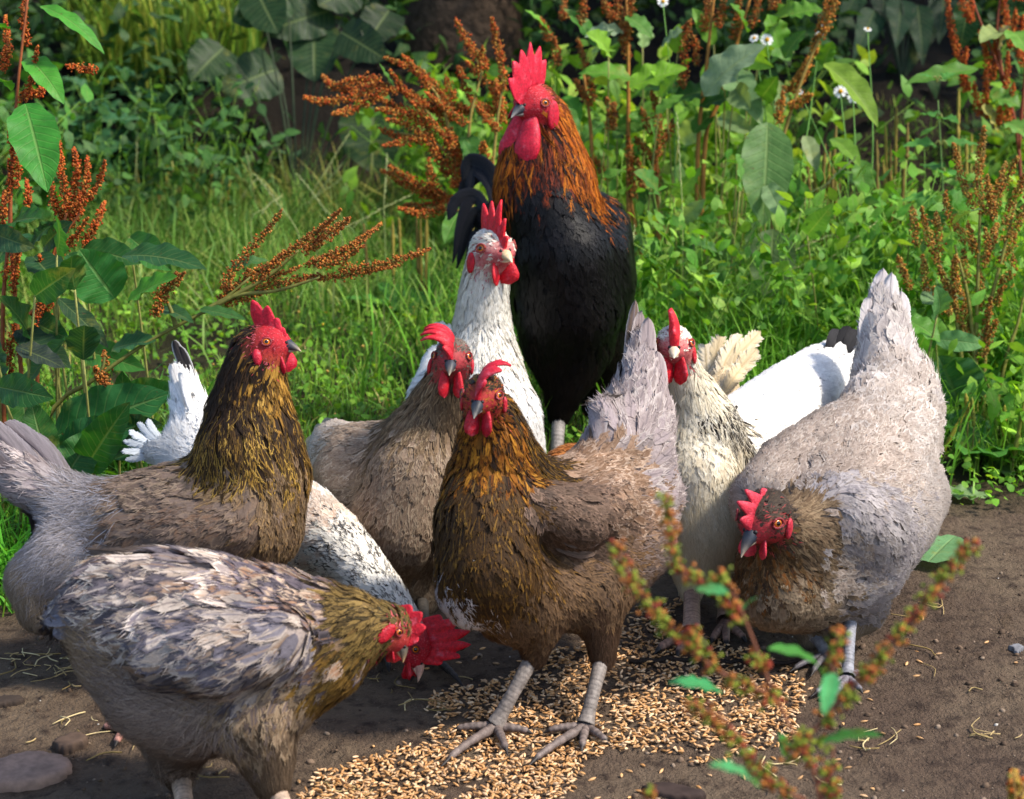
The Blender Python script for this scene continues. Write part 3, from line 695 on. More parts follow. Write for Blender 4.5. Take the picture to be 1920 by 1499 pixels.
# right-hand dock, yellowish
dock('dock_plant', 'bushy dock with yellowish rust seed spikes at the right edge', 3.5, (1830, 900),
    [[(1830, 900), (1830, 650), (1835, 480), (1838, 380)], [(1840, 900), (1850, 620), (1880, 480), (1905, 380)], [(1825, 900), (1800, 650), (1780, 540), (1750, 470)], [(1830, 700), (1815, 560), (1790, 460)], [(1845, 900), (1880, 700), (1910, 600), (1925, 520)]],
    [[(1788, 270), (1794, 305), (1806, 345), (1824, 388)], [(1845, 238), (1838, 290), (1834, 340), (1840, 398)], [(1908, 294), (1892, 328), (1872, 370), (1862, 400)], [(1886, 306), (1876, 340), (1866, 372)], [(1773, 362), (1776, 396), (1796, 430), (1828, 462)], [(1728, 390), (1736, 425), (1746, 460), (1760, 494)], [(1755, 400), (1758, 430), (1764, 470)], [(1920, 328), (1902, 372), (1884, 420)], [(1925, 380), (1908, 420), (1880, 450)], [(1850, 330), (1856, 372), (1862, 410)], [(1710, 388), (1714, 420), (1722, 460)], [(1684, 482), (1694, 510), (1706, 540)], [(1730, 480), (1734, 510), (1738, 545)], [(1792, 480), (1790, 512), (1796, 550)], [(1806, 468), (1808, 500), (1812, 530)],
     [(1870, 420), (1860, 450), (1850, 490)], [(1905, 440), (1890, 470), (1870, 500)], [(1800, 540), (1812, 590), (1822, 640), (1826, 680)], [(1790, 560), (1800, 600), (1816, 640)], [(1858, 560), (1850, 600), (1840, 650)], [(1868, 600), (1856, 630), (1840, 670)], [(1835, 500), (1838, 540), (1840, 580)], [(1760, 500), (1772, 530), (1790, 560)], [(1880, 520), (1876, 545), (1868, 570)], [(1900, 480), (1896, 510), (1888, 540)], [(1815, 420), (1822, 450), (1830, 480)], [(1846, 430), (1850, 460), (1846, 500)], [(1750, 540), (1764, 560), (1780, 590)]],
    [((1790, 420), (1840, 395), 30, '#6a8a4a'), ((1730, 570), (1800, 560), 60, '#7a9a6a', dict(bend=.5)), ((1740, 700), (1760, 600), 70, '#6a9a34', dict(up=(0, -1, .2))), ((1800, 760), (1760, 670), 130, '#4a7a4a', dict(up=(0, -1, .2), prof='round', bend=.2)), ((1880, 760), (1820, 690), 90, '#5a9440', dict(prof='round', bend=.2)), ((1770, 850), (1850, 790), 110, '#4f8450', dict(prof='round', up=(0, -1, .5), bend=.3, dz=-.08)), ((1880, 860), (1930, 780), 80, '#5c9a34', dict(bend=.3)), ((1700, 600), (1760, 640), 50, '#5a9030'), ((1870, 700), (1925, 640), 70, '#4a8a34'), ((1760, 760), (1790, 820), 50, '#6aa034'), ((1890, 830), (1860, 870), 50, '#4f8f30'), ((1830, 640), (1890, 660), 56, '#3f7a2c'), ((1760, 640), (1720, 700), 56, '#6aa03a'), ((1900, 720), (1880, 790), 70, '#5a9638')], YELL + RUSTY + HUSK, stemc='#7a7a34', r=.0085, size=.0026, per=9)
# upper right dock
dock('dock_plant', 'red-stemmed dock with hanging rust spikes in the upper right corner', 4.4, (1925, 600),
    [[(1925, 600), (1910, 280), (1880, 150), (1830, 20), (1815, -40)], [(1910, 280), (1925, 100), (1930, -40)], [(1880, 150), (1870, 60), (1880, -40)]],
    [[(1772, -30), (1780, 30), (1788, 70), (1796, 108)], [(1796, -30), (1806, 10), (1822, 40)], [(1824, -30), (1820, 15), (1818, 40)], [(1836, 60), (1852, 110), (1850, 160)], [(1812, 90), (1806, 130), (1812, 170)], [(1866, 60), (1868, 110), (1862, 150)], [(1890, 100), (1888, 150), (1880, 190)], [(1905, 20), (1900, 60), (1896, 90)], [(1880, -20), (1886, 30), (1884, 60)], [(1920, 30), (1912, 80), (1915, 120)], [(1826, 160), (1832, 190), (1838, 215)], [(1850, 150), (1848, 190), (1850, 220)], [(1900, 160), (1892, 200), (1890, 240)], [(1915, 0), (1900, -10), (1890, -30)], [(1800, 130), (1808, 150), (1816, 170)], [(1875, 200), (1874, 220), (1870, 235)]],
    [((1835, 130), (1700, 158), 44, '#55852c', dict(bend=.3, dz=-.1)), ((1860, 180), (1910, 200), 60, '#5a8a34'), ((1880, 60), (1840, 80), 50, '#8a9a5c'), ((1900, 60), (1925, 100), 60, '#6a9a3c'), ((1870, 90), (1890, 50), 50, '#c0b08a'), ((1840, 200), (1870, 250), 50, '#a8a05a'), ((1820, 0), (1800, 90), 60, '#2c5428'), ((1890, 230), (1930, 260), 50, '#5f8a3c')], RUST, stemc='#7a3a20', r=.0095)
# blurred stalk in the foreground
o = dock('dock_plant', 'out-of-focus dock stalk with green and red seed whorls in the foreground', 1.3, (1545, 1620),
    [[(1560, 1900), (1537, 1499), (1495, 1396), (1437, 1267), (1412, 1200), (1374, 1108), (1352, 1075)], [(1437, 1300), (1353, 1262), (1295, 1215), (1245, 1158), (1191, 1100), (1157, 1025)], [(1374, 1120), (1300, 1090), (1278, 1067), (1257, 1000), (1249, 930)], [(1495, 1396), (1537, 1358), (1591, 1296), (1653, 1229), (1712, 1167), (1757, 1092), (1822, 1015)], [(1510, 1500), (1474, 1483), (1412, 1429), (1360, 1350), (1299, 1322)], [(1545, 1330), (1562, 1246), (1572, 1180)], [(1540, 1500), (1560, 1450), (1562, 1400)]],
    [], [((1353, 1298), (1256, 1282), 42, '#3f9a5c', dict(bend=.3)), ((1440, 1218), (1540, 1268), 36, '#4f9a3c', dict(bend=.8)), ((1562, 1262), (1545, 1340), 34, '#4a9a5c', dict(bend=.2)), ((1540, 1392), (1650, 1380), 32, '#3f8f3c', dict(bend=.4)), ((1420, 1475), (1333, 1438), 40, '#4a9a60', dict(bend=.4)), ((1365, 1112), (1306, 1106), 28, '#4a9a5c'), ((1390, 1150), (1420, 1122), 18, '#5aa86a'), ((1470, 1420), (1462, 1384), 22, '#4a9a60')], YELL, stemc='#7a4a34', stemr=.0016)
WH = [(1249, 940), (1252, 975), (1257, 1005), (1262, 1035), (1272, 1062), (1296, 1082), (1318, 1098), (1340, 1092), (1356, 1112), (1368, 1135), (1376, 1160), (1352, 1080), (1157, 1030), (1168, 1060), (1182, 1088), (1195, 1110), (1216, 1136), (1234, 1154), (1250, 1170), (1272, 1195), (1292, 1210), (1312, 1228), (1334, 1246), (1300, 1190), (1375, 1275), (1395, 1290), (1412, 1240), (1437, 1250), (1430, 1310), (1450, 1310), (1820, 1020), (1805, 1040), (1786, 1062), (1768, 1080), (1750, 1102), (1735, 1120), (1716, 1150), (1700, 1175), (1682, 1192), (1655, 1225), (1645, 1245), (1622, 1272), (1628, 1258), (1590, 1298), (1582, 1310), (1560, 1345), (1548, 1350), (1300, 1325), (1320, 1338), (1342, 1350), (1362, 1372), (1380, 1395), (1400, 1415), (1412, 1432), (1430, 1452), (1448, 1470), (1468, 1480), (1500, 1400), (1512, 1420), (1508, 1380), (1486, 1410), (1572, 1190), (1568, 1220), (1562, 1240), (1550, 1440), (1558, 1470), (1560, 1490), (1215, 1490), (1540, 1395)]
for i, (x, y) in enumerate(WH):
    A = Acc(); n = 22; c = P(x, y, 1.3); s_ = RS.uniform(.0020, .0032, n)
    pal = np.array([hexc(h) for h in ('#8a9a34', '#9aa83c', '#b06a34', '#a84a34', '#c07a3c', '#7c8a34')])
    inst(A, SEEDV, SEEDQ, rot_rand(n, 1.5) * s_[:, None, None], c + RS.randn(n, 3) * .0032, pal[RS.randint(6, size=n)])
    link('seed_whorl', A.mesh('seed_whorl', [M_SEED], smooth=False), o)
dock('dock_plant', 'tiny tip of a seed stalk poking in at the lower right corner', 1.5, (1915, 1700), [[(1915, 1900), (1912, 1600), (1902, 1480), (1898, 1450)]], [[(1898, 1446), (1904, 1470), (1908, 1500), (1910, 1540)]], [], YELL + RUST[:2], r=.006, size=.0028, stemr=.0015)

# burdock with big dark leaves before the bank
def leafy(name, label, cat, d, base, leaves, stemc='#36422c', group=None, prof='round', stalk_r=.004, up=(0, -1, .3)):
    b = P(base[0], base[1], d); b[2] = float(ground_z(b[0], b[1]))
    o = root(name, b, label, cat, group)
    for lf in leaves:
        (bx, by), (tx, ty), w, colr = lf[:4]; kw = lf[4] if len(lf) > 4 else {}
        dz = kw.get('dz', RS.randn() * .08)
        p0 = P(bx, by, d + dz); p1 = P(tx, ty, d + dz - .08)
        leaf_obj(o, p0, p1, w * d / FPX, colr, prof, up=up, bend=kw.get('bend', .4), fold=.12, wave=.06)
        stem_obj(o, [b, (b + p0) / 2 + np.array([0, 0, .08]), p0], stalk_r, stalk_r * .5, stemc, 'leaf_stalk', 10)
    return o
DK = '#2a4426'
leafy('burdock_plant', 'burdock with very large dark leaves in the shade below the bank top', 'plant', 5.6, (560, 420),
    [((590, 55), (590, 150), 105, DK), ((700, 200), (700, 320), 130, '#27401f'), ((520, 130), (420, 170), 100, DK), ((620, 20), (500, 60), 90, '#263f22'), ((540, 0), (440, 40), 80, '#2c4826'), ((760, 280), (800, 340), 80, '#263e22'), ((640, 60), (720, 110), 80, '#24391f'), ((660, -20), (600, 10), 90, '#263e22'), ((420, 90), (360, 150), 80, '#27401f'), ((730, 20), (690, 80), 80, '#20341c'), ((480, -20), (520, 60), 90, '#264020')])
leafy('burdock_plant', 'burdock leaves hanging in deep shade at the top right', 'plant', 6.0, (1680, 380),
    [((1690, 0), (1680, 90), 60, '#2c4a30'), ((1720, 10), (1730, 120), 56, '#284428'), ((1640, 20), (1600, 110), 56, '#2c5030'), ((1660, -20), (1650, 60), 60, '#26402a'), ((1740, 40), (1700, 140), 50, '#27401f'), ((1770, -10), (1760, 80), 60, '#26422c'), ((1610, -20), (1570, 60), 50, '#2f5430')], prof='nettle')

# nettles
def nettle(label, d, px, top, colr, n=7, w=50, lean=0):
    b = P(px, 749.5, d); b = np.array([b[0], b[1], 0]); b[2] = float(ground_z(b[0], b[1]))
    tp = P(px + lean, top, d); o = root('nettle_plant', b, label, 'plant', 'nettles')
    pth = spline([b, (b + tp) / 2 + np.array([.01, 0, 0]), tp], 30); stem_obj(o, pth[::3], .003, .0014, '#5a7a3a')
    hgt = tp[2] - b[2]
    for k in range(n):
        f = 1 - .85 * (k / n); q = pth[int(f * 29)]
        a0 = k * 1.57 + RS.rand() * .5
        for a in (a0, a0 + np.pi):
            dv = nrm(np.array([math.cos(a), math.sin(a) * .8, .1 + .5 * (k == 0)]))
            ww = w * d / FPX * np.interp(k, [0, 1, 3, n], [.55, .8, 1, .9])
            leaf_obj(o, q + dv * .012, q + dv * ww * 1.9 + np.array([0, 0, -.012]), ww, colr, 'nettle', up=(0, -.3, 1), bend=.5, serr=.28, stalk=q, nr=19)
nettle('nettle with opposite toothed leaves standing near the right edge', 4.1, 1757, 155, '#4f8a3a', 8, 46)
nettle('small nettle in front of the shaded bank, left of the arching dock', 6.1, 470, 250, '#2f5a38', 5, 70)
nettle('drooping nettle against the dark bank, beside the large burdock leaves', 6.2, 340, 160, '#34603a', 7, 66)
nettle('nettle rising from the weeds between the plantain spikes and right edge dock', 3.9, 1690, 470, '#4a8a34', 5, 50)
nettle('pale nettle growing low at the foot of the dark bank', 6.0, 545, 235, '#4a6a4c', 5, 60)
nettle('nettle in the half shade behind the left edge dock', 5.6, 170, 170, '#3a6a44', 8, 60)
nettle('taller nettle with crowded leaves behind the left lawn', 5.8, 250, 150, '#34643c', 8, 60, 10)

# plantain seed stalks
def plantain(label, d, px, stalks, colr=('#8a7a34', '#7c6a34', '#9a8a3c')):
    b = P(px, 749.5, d); b = np.array([b[0], b[1], 0.0]); b[2] = float(ground_z(b[0], b[1]))
    o = root('plantain_plant', b, label, 'plant', 'plantain clumps')
    for (x, y0, y1, ln) in stalks:
        dz = RS.randn() * .04
        tp = P(x + ln, y0, d + dz); md = P(x, y1, d + dz); g0 = np.array([md[0], md[1], float(ground_z(md[0], md[1]))])
        stem_obj(o, [g0, md], .0017, .0015, '#7a7a3a', 'stalk', 6)
        A = Acc(); pth = spline([md, (md + tp) / 2, tp], 22); rr = np.interp(np.linspace(0, 1, 22), [0, .05, .85, 1], [.6, 1, .85, .3]) * .0042
        tube_into(A, pth, rr * (1 + .18 * RS.randn(22)), 8, 0, col=hexc(colr[RS.randint(3)]))
        link('flower_spike', A.mesh('flower_spike', [M_SEED]), o)
    for k in range(5):
        a = RS.rand() * 6.28; dv = np.array([math.cos(a), math.sin(a), .35])
        leaf_obj(o, b, b + dv * RS.uniform(.10, .16), .07, '#4a8434', 'round', up=(0, 0, 1), bend=.6)
plantain('clump of tan plantain spikes on the lawn near the bank', 5.4, 370, [(366, 264, 380, 2), (380, 266, 370, 4), (392, 310, 390, 6), (360, 300, 400, -4), (412, 325, 400, 6), (426, 335, 395, 4), (340, 330, 410, -6), (348, 345, 415, -4), (300, 330, 400, -8), (310, 300, 395, 4), (404, 340, 410, 2), (335, 352, 420, 0)])
plantain('cluster of brown plantain spikes standing before the dark gap', 4.3, 1665, [(1678, 200, 330, 3), (1664, 236, 360, -4), (1646, 262, 420, -2), (1668, 270, 400, 2), (1690, 300, 420, 6), (1700, 230, 300, 2), (1655, 330, 440, 6), (1672, 330, 430, 0), (1706, 340, 440, 4), (1640, 350, 440, -2), (1662, 300, 420, -6), (1795, 165, 300, 3)])
plantain('tight clump of short plantain spikes below the drooping dock leaf', 4.2, 1545, [(1562, 236, 310, 6), (1540, 270, 370, 8), (1552, 285, 360, 4), (1560, 310, 380, 2), (1572, 300, 370, 2), (1530, 320, 370, -4), (1518, 305, 365, -4), (1566, 320, 385, 0), (1545, 325, 375, 0), (1510, 320, 370, -4)])
plantain('plantain with curved yellowish seed spikes beside the lavender hen', 3.3, 1850, [(1760, 742, 860, 66), (1815, 738, 790, -4), (1880, 760, 840, 4), (1900, 750, 860, 22), (1912, 790, 870, 8), (1826, 745, 800, -4)], ('#8a8a2c', '#9a9234', '#7c8230'))
plantain('few plantain stalks in the grass by the rooster tail', 4.4, 770, [(738, 412, 520, -2), (752, 408, 500, -4), (690, 420, 520, -8), (790, 405, 560, -2), (798, 405, 560, 2), (785, 400, 520, -4)])
plantain('plantain stalks behind the right edge dock, half hidden', 4.3, 1880, [(1800, 240, 330, -4), (1820, 250, 330, 2), (1812, 260, 340, 0), (1840, 262, 340, 6), (1830, 280, 350, 0)])

# mayweed daisies
def daisy_plant(label, d, px, flowers):
    b = P(px, 749.5, d); b = np.array([b[0], b[1], 0.0]); b[2] = float(ground_z(b[0], b[1]))
    o = root('daisy_plant', b, label, 'flower', 'white daisies')
    for (x, y, r, tx, ty) in flowers:
        r = r * .8; c = P(x, y, d); stem_obj(o, [b, (b + c) / 2 + np.array([.02, 0, .05]), c], .0022, .0011, '#6a9a44')
        rr = r * d / FPX; ax = nrm(D3(tx, ty, 1.0)); a = nrm(np.cross(ax, [.1, .3, 1])); bb = np.cross(ax, a)
        A = Acc()
        for k in range(15):
            th = k * 2 * np.pi / 15 + RS.randn() * .05
            dv = a * math.cos(th) + bb * math.sin(th) + ax * RS.uniform(-.15, .1); sd = np.cross(ax, dv)
            tt = np.linspace(0, 1, 5); ww = np.array([.3, .8, 1, .9, .3]) * rr * .13
            V = np.stack([c + dv * (rr * (.28 + .72 * t)) + sd * (s_ * w) for t, w in zip(tt, ww) for s_ in (-1, 1)])
            A.add(V, gridq(5, 2), 0, col=hexc('#f2f2f0'))
        f = link('flower', A.mesh('flower', [M_PETAL]), o)
        V, Q, _ = ball(c + ax * rr * .06, rr * .34, ax, 12, 7); A = Acc(); A.add(V, Q, 0, col=hexc('#e0a818')); link('flower_disc', A.mesh('flower_disc', [M_SEED]), f)
daisy_plant('two daisies with yellow centres beside the drooping dock leaf', 4.15, 1560, [(1576, 172, 17, -.2, .3), (1600, 182, 16, .2, -.1)])
daisy_plant('daisies among the dock spikes above the green tangle', 4.2, 1430, [(1438, 75, 16, .1, .2), (1414, 72, 12, -.5, .6), (1536, 65, 10, .3, .4), (1540, 46, 7, 0, 1.5)])
daisy_plant('daisy cut by the top edge of the picture', 4.3, 1250, [(1243, 3, 14, .1, .2)])
daisy_plant('daisy bud leaning at the edge of the dark gap', 4.2, 1600, [(1627, 55, 10, .1, 1.2), (1500, 173, 8, 0, .6)])

# ryegrass and other seed-bearing grasses
def ryegrass(label, d, px, stalks):
    b = P(px, 749.5, d); b = np.array([b[0], b[1], 0.0]); b[2] = float(ground_z(b[0], b[1]))
    o = root('ryegrass_tuft', b, label, 'grass', 'grasses in seed')
    for (x0, y0, x1, y1) in stalks:
        q0 = P(x0, y0, d); q1 = P(x1, y1, d + RS.randn() * .05)
        g0 = np.array([q0[0] + RS.randn() * .02, q0[1], float(ground_z(q0[0], q0[1]))]) if q0[2] > .05 else q0
        stem_obj(o, [g0, q0, (q0 + q1) / 2 + np.array([0, 0, .006]), q1], .0011, .0006, '#a8b070', 'stalk', 12)
        A = Acc(); pth = spline([q0 + (q1 - q0) * .35, (q0 + q1) / 2 + np.array([0, 0, .006]) + (q1 - q0) * .15, q1], 16); t = nrm(np.gradient(pth, axis=0))
        for k in range(16):
            sd = nrm(np.cross(t[k], F_)) * (1 if k % 2 else -1)
            V, Q = tube(np.stack([pth[k], pth[k] + t[k] * .005 + sd * .0016, pth[k] + t[k] * .011 + sd * .0018]), [.0006, .0014, .0003], 5)
            A.add(V, Q[Q[:, 2] != Q[:, 3]], 0, col=hexc(('#a8b878', '#b8b884', '#8fa060')[k % 3]))
        link('seed_head', A.mesh('seed_head', [M_GRASS]), o)
ryegrass('pale ryegrass stalks crossing left of the arching dock', 5.2, 590, [(585, 370, 654, 252), (500, 440, 650, 330), (480, 380, 462, 290), (570, 400, 640, 310)])
ryegrass('ryegrass seed heads over the middle of the lawn', 4.6, 640, [(600, 460, 770, 366), (640, 440, 560, 330), (720, 400, 726, 295), (560, 440, 480, 330), (470, 420, 525, 370)])
ryegrass('ryegrass seed heads near the bank at the left', 5.4, 270, [(255, 360, 258, 228), (240, 400, 330, 330), (420, 370, 400, 290), (285, 340, 310, 270), (440, 390, 478, 340)])
ryegrass('long thin grass stalks arching through the right tangle', 3.9, 1480, [(1500, 540, 1640, 420), (1400, 520, 1560, 440), (1280, 420, 1270, 220), (1360, 560, 1500, 500), (1500, 400, 1600, 300), (1170, 600, 1190, 430)])

# leaf lying on the soil and leaves at the grass edge
for i, (bx, by, tx, ty, w, colr, lb) in enumerate([(1740, 1068, 1790, 1020, 62, '#6f9a68', 'pale green leaf lying on bare soil behind the lavender hen'), (1770, 935, 1850, 945, 34, '#7c9a64', 'wilted leaf at the grass edge right of the lavender hen'), (1850, 880, 1900, 905, 34, '#6a8a54', 'limp leaf lying on the grass at the right edge')]):
    b = G(bx, by); t_ = G(tx, ty); b[2] = .012; t_[2] = .012
    lo = leaf_obj(None, b, t_, w * 2.9 / FPX * 1.4, colr, 'round', up=(0, -.25, 1), bend=.15, fold=.1, wave=.1)
    lo.name = 'fallen_leaf'; lo['label'] = lb; lo['category'] = 'leaf'

# lawn
def blades(acc, x, y, hgt, wid, cols, lean=.5, zb=None, nseg=3):
    N = len(x); z = ground_z(x, y) if zb is None else zb
    a = RS.rand(N) * 6.283; ln = hgt * RS.uniform(.5, 1.3, N)
    dirv = np.stack([np.cos(a), np.sin(a), 0 * a], -1); bend = RS.uniform(.1, 1.0, N) * lean
    t = np.linspace(0, 1, nseg) ** .8
    sd = np.stack([-np.sin(a), np.cos(a), 0 * a], -1)
    sd = nrm(sd + .6 * RS.randn(N, 3) * np.array([1, 1, 0]))
    cen = np.stack([x, y, z], -1)[:, None] + (ln[:, None] * t[None] * (1 - .35 * bend[:, None] * t[None]))[..., None] * np.array([0, 0, 1.0]) + (ln * bend)[:, None, None] * (t[None, :, None] ** 1.8) * dirv[:, None]
    w = wid * RS.uniform(.6, 1.3, N)[:, None] * np.interp(t, [0, .3, .75, 1], [.7, 1, .7, .08])[None]
    V = np.stack([cen - (w[..., None] * sd[:, None]), cen + (w[..., None] * sd[:, None])], 2)
    q = gridq(nseg, 2); Q = (q[None] + (np.arange(N) * nseg * 2)[:, None, None]).reshape(-1, 4)
    acc.add(V.reshape(-1, 3), Q, 0, col=np.repeat(cols, nseg * 2, 0))

def gcol(n, hs, var=.18):
    pal = np.array([hexc(h) for h in hs]) * np.array([1.15, 1.0, .72]); return pal[RS.randint(len(pal), size=n)] * np.exp(RS.randn(n) * var)[:, None]
A = Acc()
n = 56000
y = 2.4 + 3.5 * RS.rand(n) ** 1.0; x = RS.uniform(-1, 1, n) * (.32 * y + .12)
k = (y > edge_y(x) + .03 + .10 * RS.rand(n)) & (fbm(np.stack([x * 3, y * 3, 0 * x], -1), 2, 60) > .30)
x, y = x[k], y[k]
hg = .022 + .045 * fbm(np.stack([x * 2.2, y * 2.2, 0 * x], -1), 3, 71)
tone = fbm(np.stack([x * 1.7, y * 1.7, 0 * x + 3], -1), 2, 77)
cl = gcol(len(x), ['#5c9230', '#6ca036', '#508232', '#7cae42', '#88ae54'])
dry = RS.rand(len(x)) < .06; cl[dry] = gcol(dry.sum(), ['#b0a868', '#9a9458'])
blades(A, x, y, hg, .0017, cl, .9)
link('grass', A.mesh('grass', [M_GRASS]), None, kind='stuff', label='short green lawn grass behind the hens', category='grass')
# taller grass tufts
A = Acc()
for (cx, cy, sx, sy, n, h, hs) in [(.45, 3.6, .5, .4, 2600, .16, ['#5c9a30', '#6fae3a', '#4a8a2a']), (.9, 3.9, .5, .4, 2600, .22, ['#5c9a30', '#74b03c', '#4a8a2a']), (-1.0, 5.0, .5, .5, 2600, .16, ['#4a7a34', '#5a8a3c', '#7c9a54']), (-.4, 4.6, .6, .5, 1500, .13, ['#5a8a3c', '#6a9a44', '#8aa05c']), (1.2, 3.15, .3, .2, 1400, .09, ['#5fa030', '#7ab83c', '#4a8a2a']), (-.95, 3.0, .3, .3, 1600, .12, ['#3a7a28', '#4a8a30']), (-.6, 5.4, .5, .25, 900, .2, ['#6a8a44', '#9aa05c', '#4a7a34']), (.1, 4.4, .5, .4, 1500, .14, ['#5c9a34', '#7aa848']), (-.78, 2.6, .12, .15, 700, .08, ['#4a9a28', '#5aa834'])]:
    x = cx + RS.randn(n) * sx * .6; y = cy + RS.randn(n) * sy * .6
    k = (y > edge_y(x) + .04) & (y < 5.8); x, y = x[k], y[k]
    blades(A, x, y, h, .0021, gcol(len(x), hs), 1.1, None, 4)
link('tall_grass', A.mesh('tall_grass', [M_GRASS]), None, kind='stuff', label='longer tufts of grass round the lawn edges', category='grass')
# clover, chickweed and small yellow flowers in the lawn
def leaflets(acc, pos, size, cols, prof='round', tilt=.5, nr=5, nc=2, bend=.3, upmix=None):
    N = len(pos); V, Q, luv = leaf_local(1.0, .55 if prof != 'round' else .8, prof, nr, nc, .15, bend, 0.0)
    R3 = rot_rand(N, tilt)
    s_ = size * RS.uniform(.6, 1.35, N)
    inst(acc, V, Q, R3 * s_[:, None, None], pos, cols, luv=luv)
A = Acc(); n = 21000
y = 2.5 + 3.3 * RS.rand(n); x = RS.uniform(-1, 1, n) * (.32 * y + .1); k = (y > edge_y(x) + .0) & (fbm(np.stack([x * 4, y * 4, 0 * x + 8], -1), 2, 90) > .45); x, y = x[k], y[k]
leaflets(A, np.stack([x, y, ground_z(x, y) + .015 + .03 * RS.rand(len(x))], -1), .013, gcol(len(x), ['#64a038', '#74b040', '#569034', '#88bc4c']), 'round', .6)
link('ground_cover', A.mesh('ground_cover', [M_LEAF]), None, kind='stuff', label='clover and chickweed leaves covering the lawn between grass', category='weeds')
A = Acc(); n = 170; y = 3.0 + 2.2 * RS.rand(n); x = -.9 + 1.3 * RS.rand(n); V, Q = lump(3)
inst(A, V, Q, rot_rand(n, .5) * (.0035 * RS.uniform(.6, 1.4, n))[:, None, None], np.stack([x, y, ground_z(x, y) + RS.uniform(.03, .07, n)], -1), gcol(n, ['#c0a878', '#b8a05c', '#c8b03c', '#a88a60'], .1))
link('lawn_flowers', A.mesh('lawn_flowers', [M_SEED]), None, kind='stuff', label='tiny straw coloured clover heads dotted over the lawn', category='flowers')

# tangle of weeds on the right
def tangle(acc, accs, cx, cy, sx, sy, n, hmax, cols, lsize):
    for i in range(n):
        x = cx + RS.uniform(-1, 1) * sx; y = cy + RS.uniform(-1, 1) * sy
        if .166 < x / y < .238 and y > 4.4: continue
        z = float(ground_z(x, y)); h = hmax * RS.uniform(.35, 1.0)
        ln = RS.randn(2) * .35 * h
        pth = spline([[x, y, z], [x + ln[0] * .3, y + ln[1] * .3, z + h * .55], [x + ln[0], y + ln[1], z + h]], 9)
        tube_into(accs, pth[::2], np.linspace(.0016, .0007, 5), 4, 0, col=gcol(1, ['#6a9a3c', '#7aa848', '#5a8a34'])[0])
        m = 16; k = RS.randint(1, 9, m)
        leaflets(acc, pth[k] + RS.randn(m, 3) * .014, lsize, gcol(m, cols), 'lance', 1.1, 5, 2)
A1, A2 = Acc(), Acc()
tangle(A1, A2, .62, 3.95, .45, .45, 190, .40, ['#5c9a38', '#70ac44', '#4c8a34', '#8abc54'], .036)
tangle(A1, A2, .65, 3.9, .5, .5, 120, .34, ['#5a9440', '#74a850'], .022)
tangle(A1, A2, 1.1, 3.9, .35, .45, 170, .30, ['#70ac44', '#84bc50', '#62a044'], .034)
tangle(A1, A2, 1.12, 3.35, .25, .25, 110, .20, ['#74b040', '#8cc450', '#60a038'], .034)
tangle(A1, A2, -1.05, 5.3, .35, .3, 100, .45, ['#3f6f3c', '#4a7c44', '#35603a'], .04)
tangle(A1, A2, -.75, 2.95, .3, .2, 50, .12, ['#4a8a30', '#3a7028'], .03)
tangle(A1, A2, .75, 5.0, .9, .45, 190, .52, ['#5c9034', '#74a83c', '#4a7c30', '#8cb048'], .06)
tangle(A1, A2, 1.75, 5.0, .35, .45, 120, .5, ['#5a9040', '#6aa04a', '#4f8440'], .06)
tangle(A1, A2, .15, 5.3, .5, .3, 120, .42, ['#5a9034', '#74a83c'], .05)
tangle(A1, A2, -1.45, 4.5, .3, .6, 120, .5, ['#3f7a34', '#4a8a3c', '#356a34'], .05)
link('undergrowth', A1.mesh('undergrowth', [M_LEAF]), None, kind='stuff', label='tangle of small-leaved green weeds around the docks', category='weeds')
link('weed_stems', A2.mesh('weed_stems', [M_STEM]), None, kind='stuff', label='thin green weed stems within the tangle', category='weeds')

# shaded growth on the bank and hedge behind
A = Acc()
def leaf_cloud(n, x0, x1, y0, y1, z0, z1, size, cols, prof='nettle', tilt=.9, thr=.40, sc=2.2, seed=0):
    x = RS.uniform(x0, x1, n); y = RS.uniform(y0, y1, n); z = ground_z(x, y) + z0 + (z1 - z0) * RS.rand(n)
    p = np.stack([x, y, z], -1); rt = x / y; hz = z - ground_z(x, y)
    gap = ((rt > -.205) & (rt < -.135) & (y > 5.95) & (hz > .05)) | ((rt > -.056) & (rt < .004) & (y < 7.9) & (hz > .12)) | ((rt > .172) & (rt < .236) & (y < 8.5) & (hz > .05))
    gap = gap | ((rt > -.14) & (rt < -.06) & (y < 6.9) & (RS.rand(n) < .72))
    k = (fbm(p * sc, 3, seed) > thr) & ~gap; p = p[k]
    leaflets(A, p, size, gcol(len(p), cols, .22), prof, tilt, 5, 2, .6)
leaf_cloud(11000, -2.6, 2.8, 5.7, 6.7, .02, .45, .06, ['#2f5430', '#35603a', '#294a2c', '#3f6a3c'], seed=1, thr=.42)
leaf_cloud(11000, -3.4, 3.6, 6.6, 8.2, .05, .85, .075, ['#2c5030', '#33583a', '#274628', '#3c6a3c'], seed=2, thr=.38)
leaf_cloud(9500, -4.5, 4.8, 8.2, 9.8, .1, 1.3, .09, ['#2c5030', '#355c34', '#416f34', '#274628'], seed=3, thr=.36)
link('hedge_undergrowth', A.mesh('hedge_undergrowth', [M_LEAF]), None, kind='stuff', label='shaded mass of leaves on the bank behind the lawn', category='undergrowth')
A = Acc(); n = 2600
y = 6.0 + 1.0 * RS.rand(n); x = y * RS.uniform(-.225, -.13, n)
blades(A, x, y, .30, .004, gcol(n, ['#6a9438', '#7ca03c', '#5a8434', '#98a84c']), .5, None, 5)
link('reed_grass', A.mesh('reed_grass', [M_GRASS]), None, kind='stuff', label='bright yellow-green tall grass glowing behind the upper left shade', category='grass')
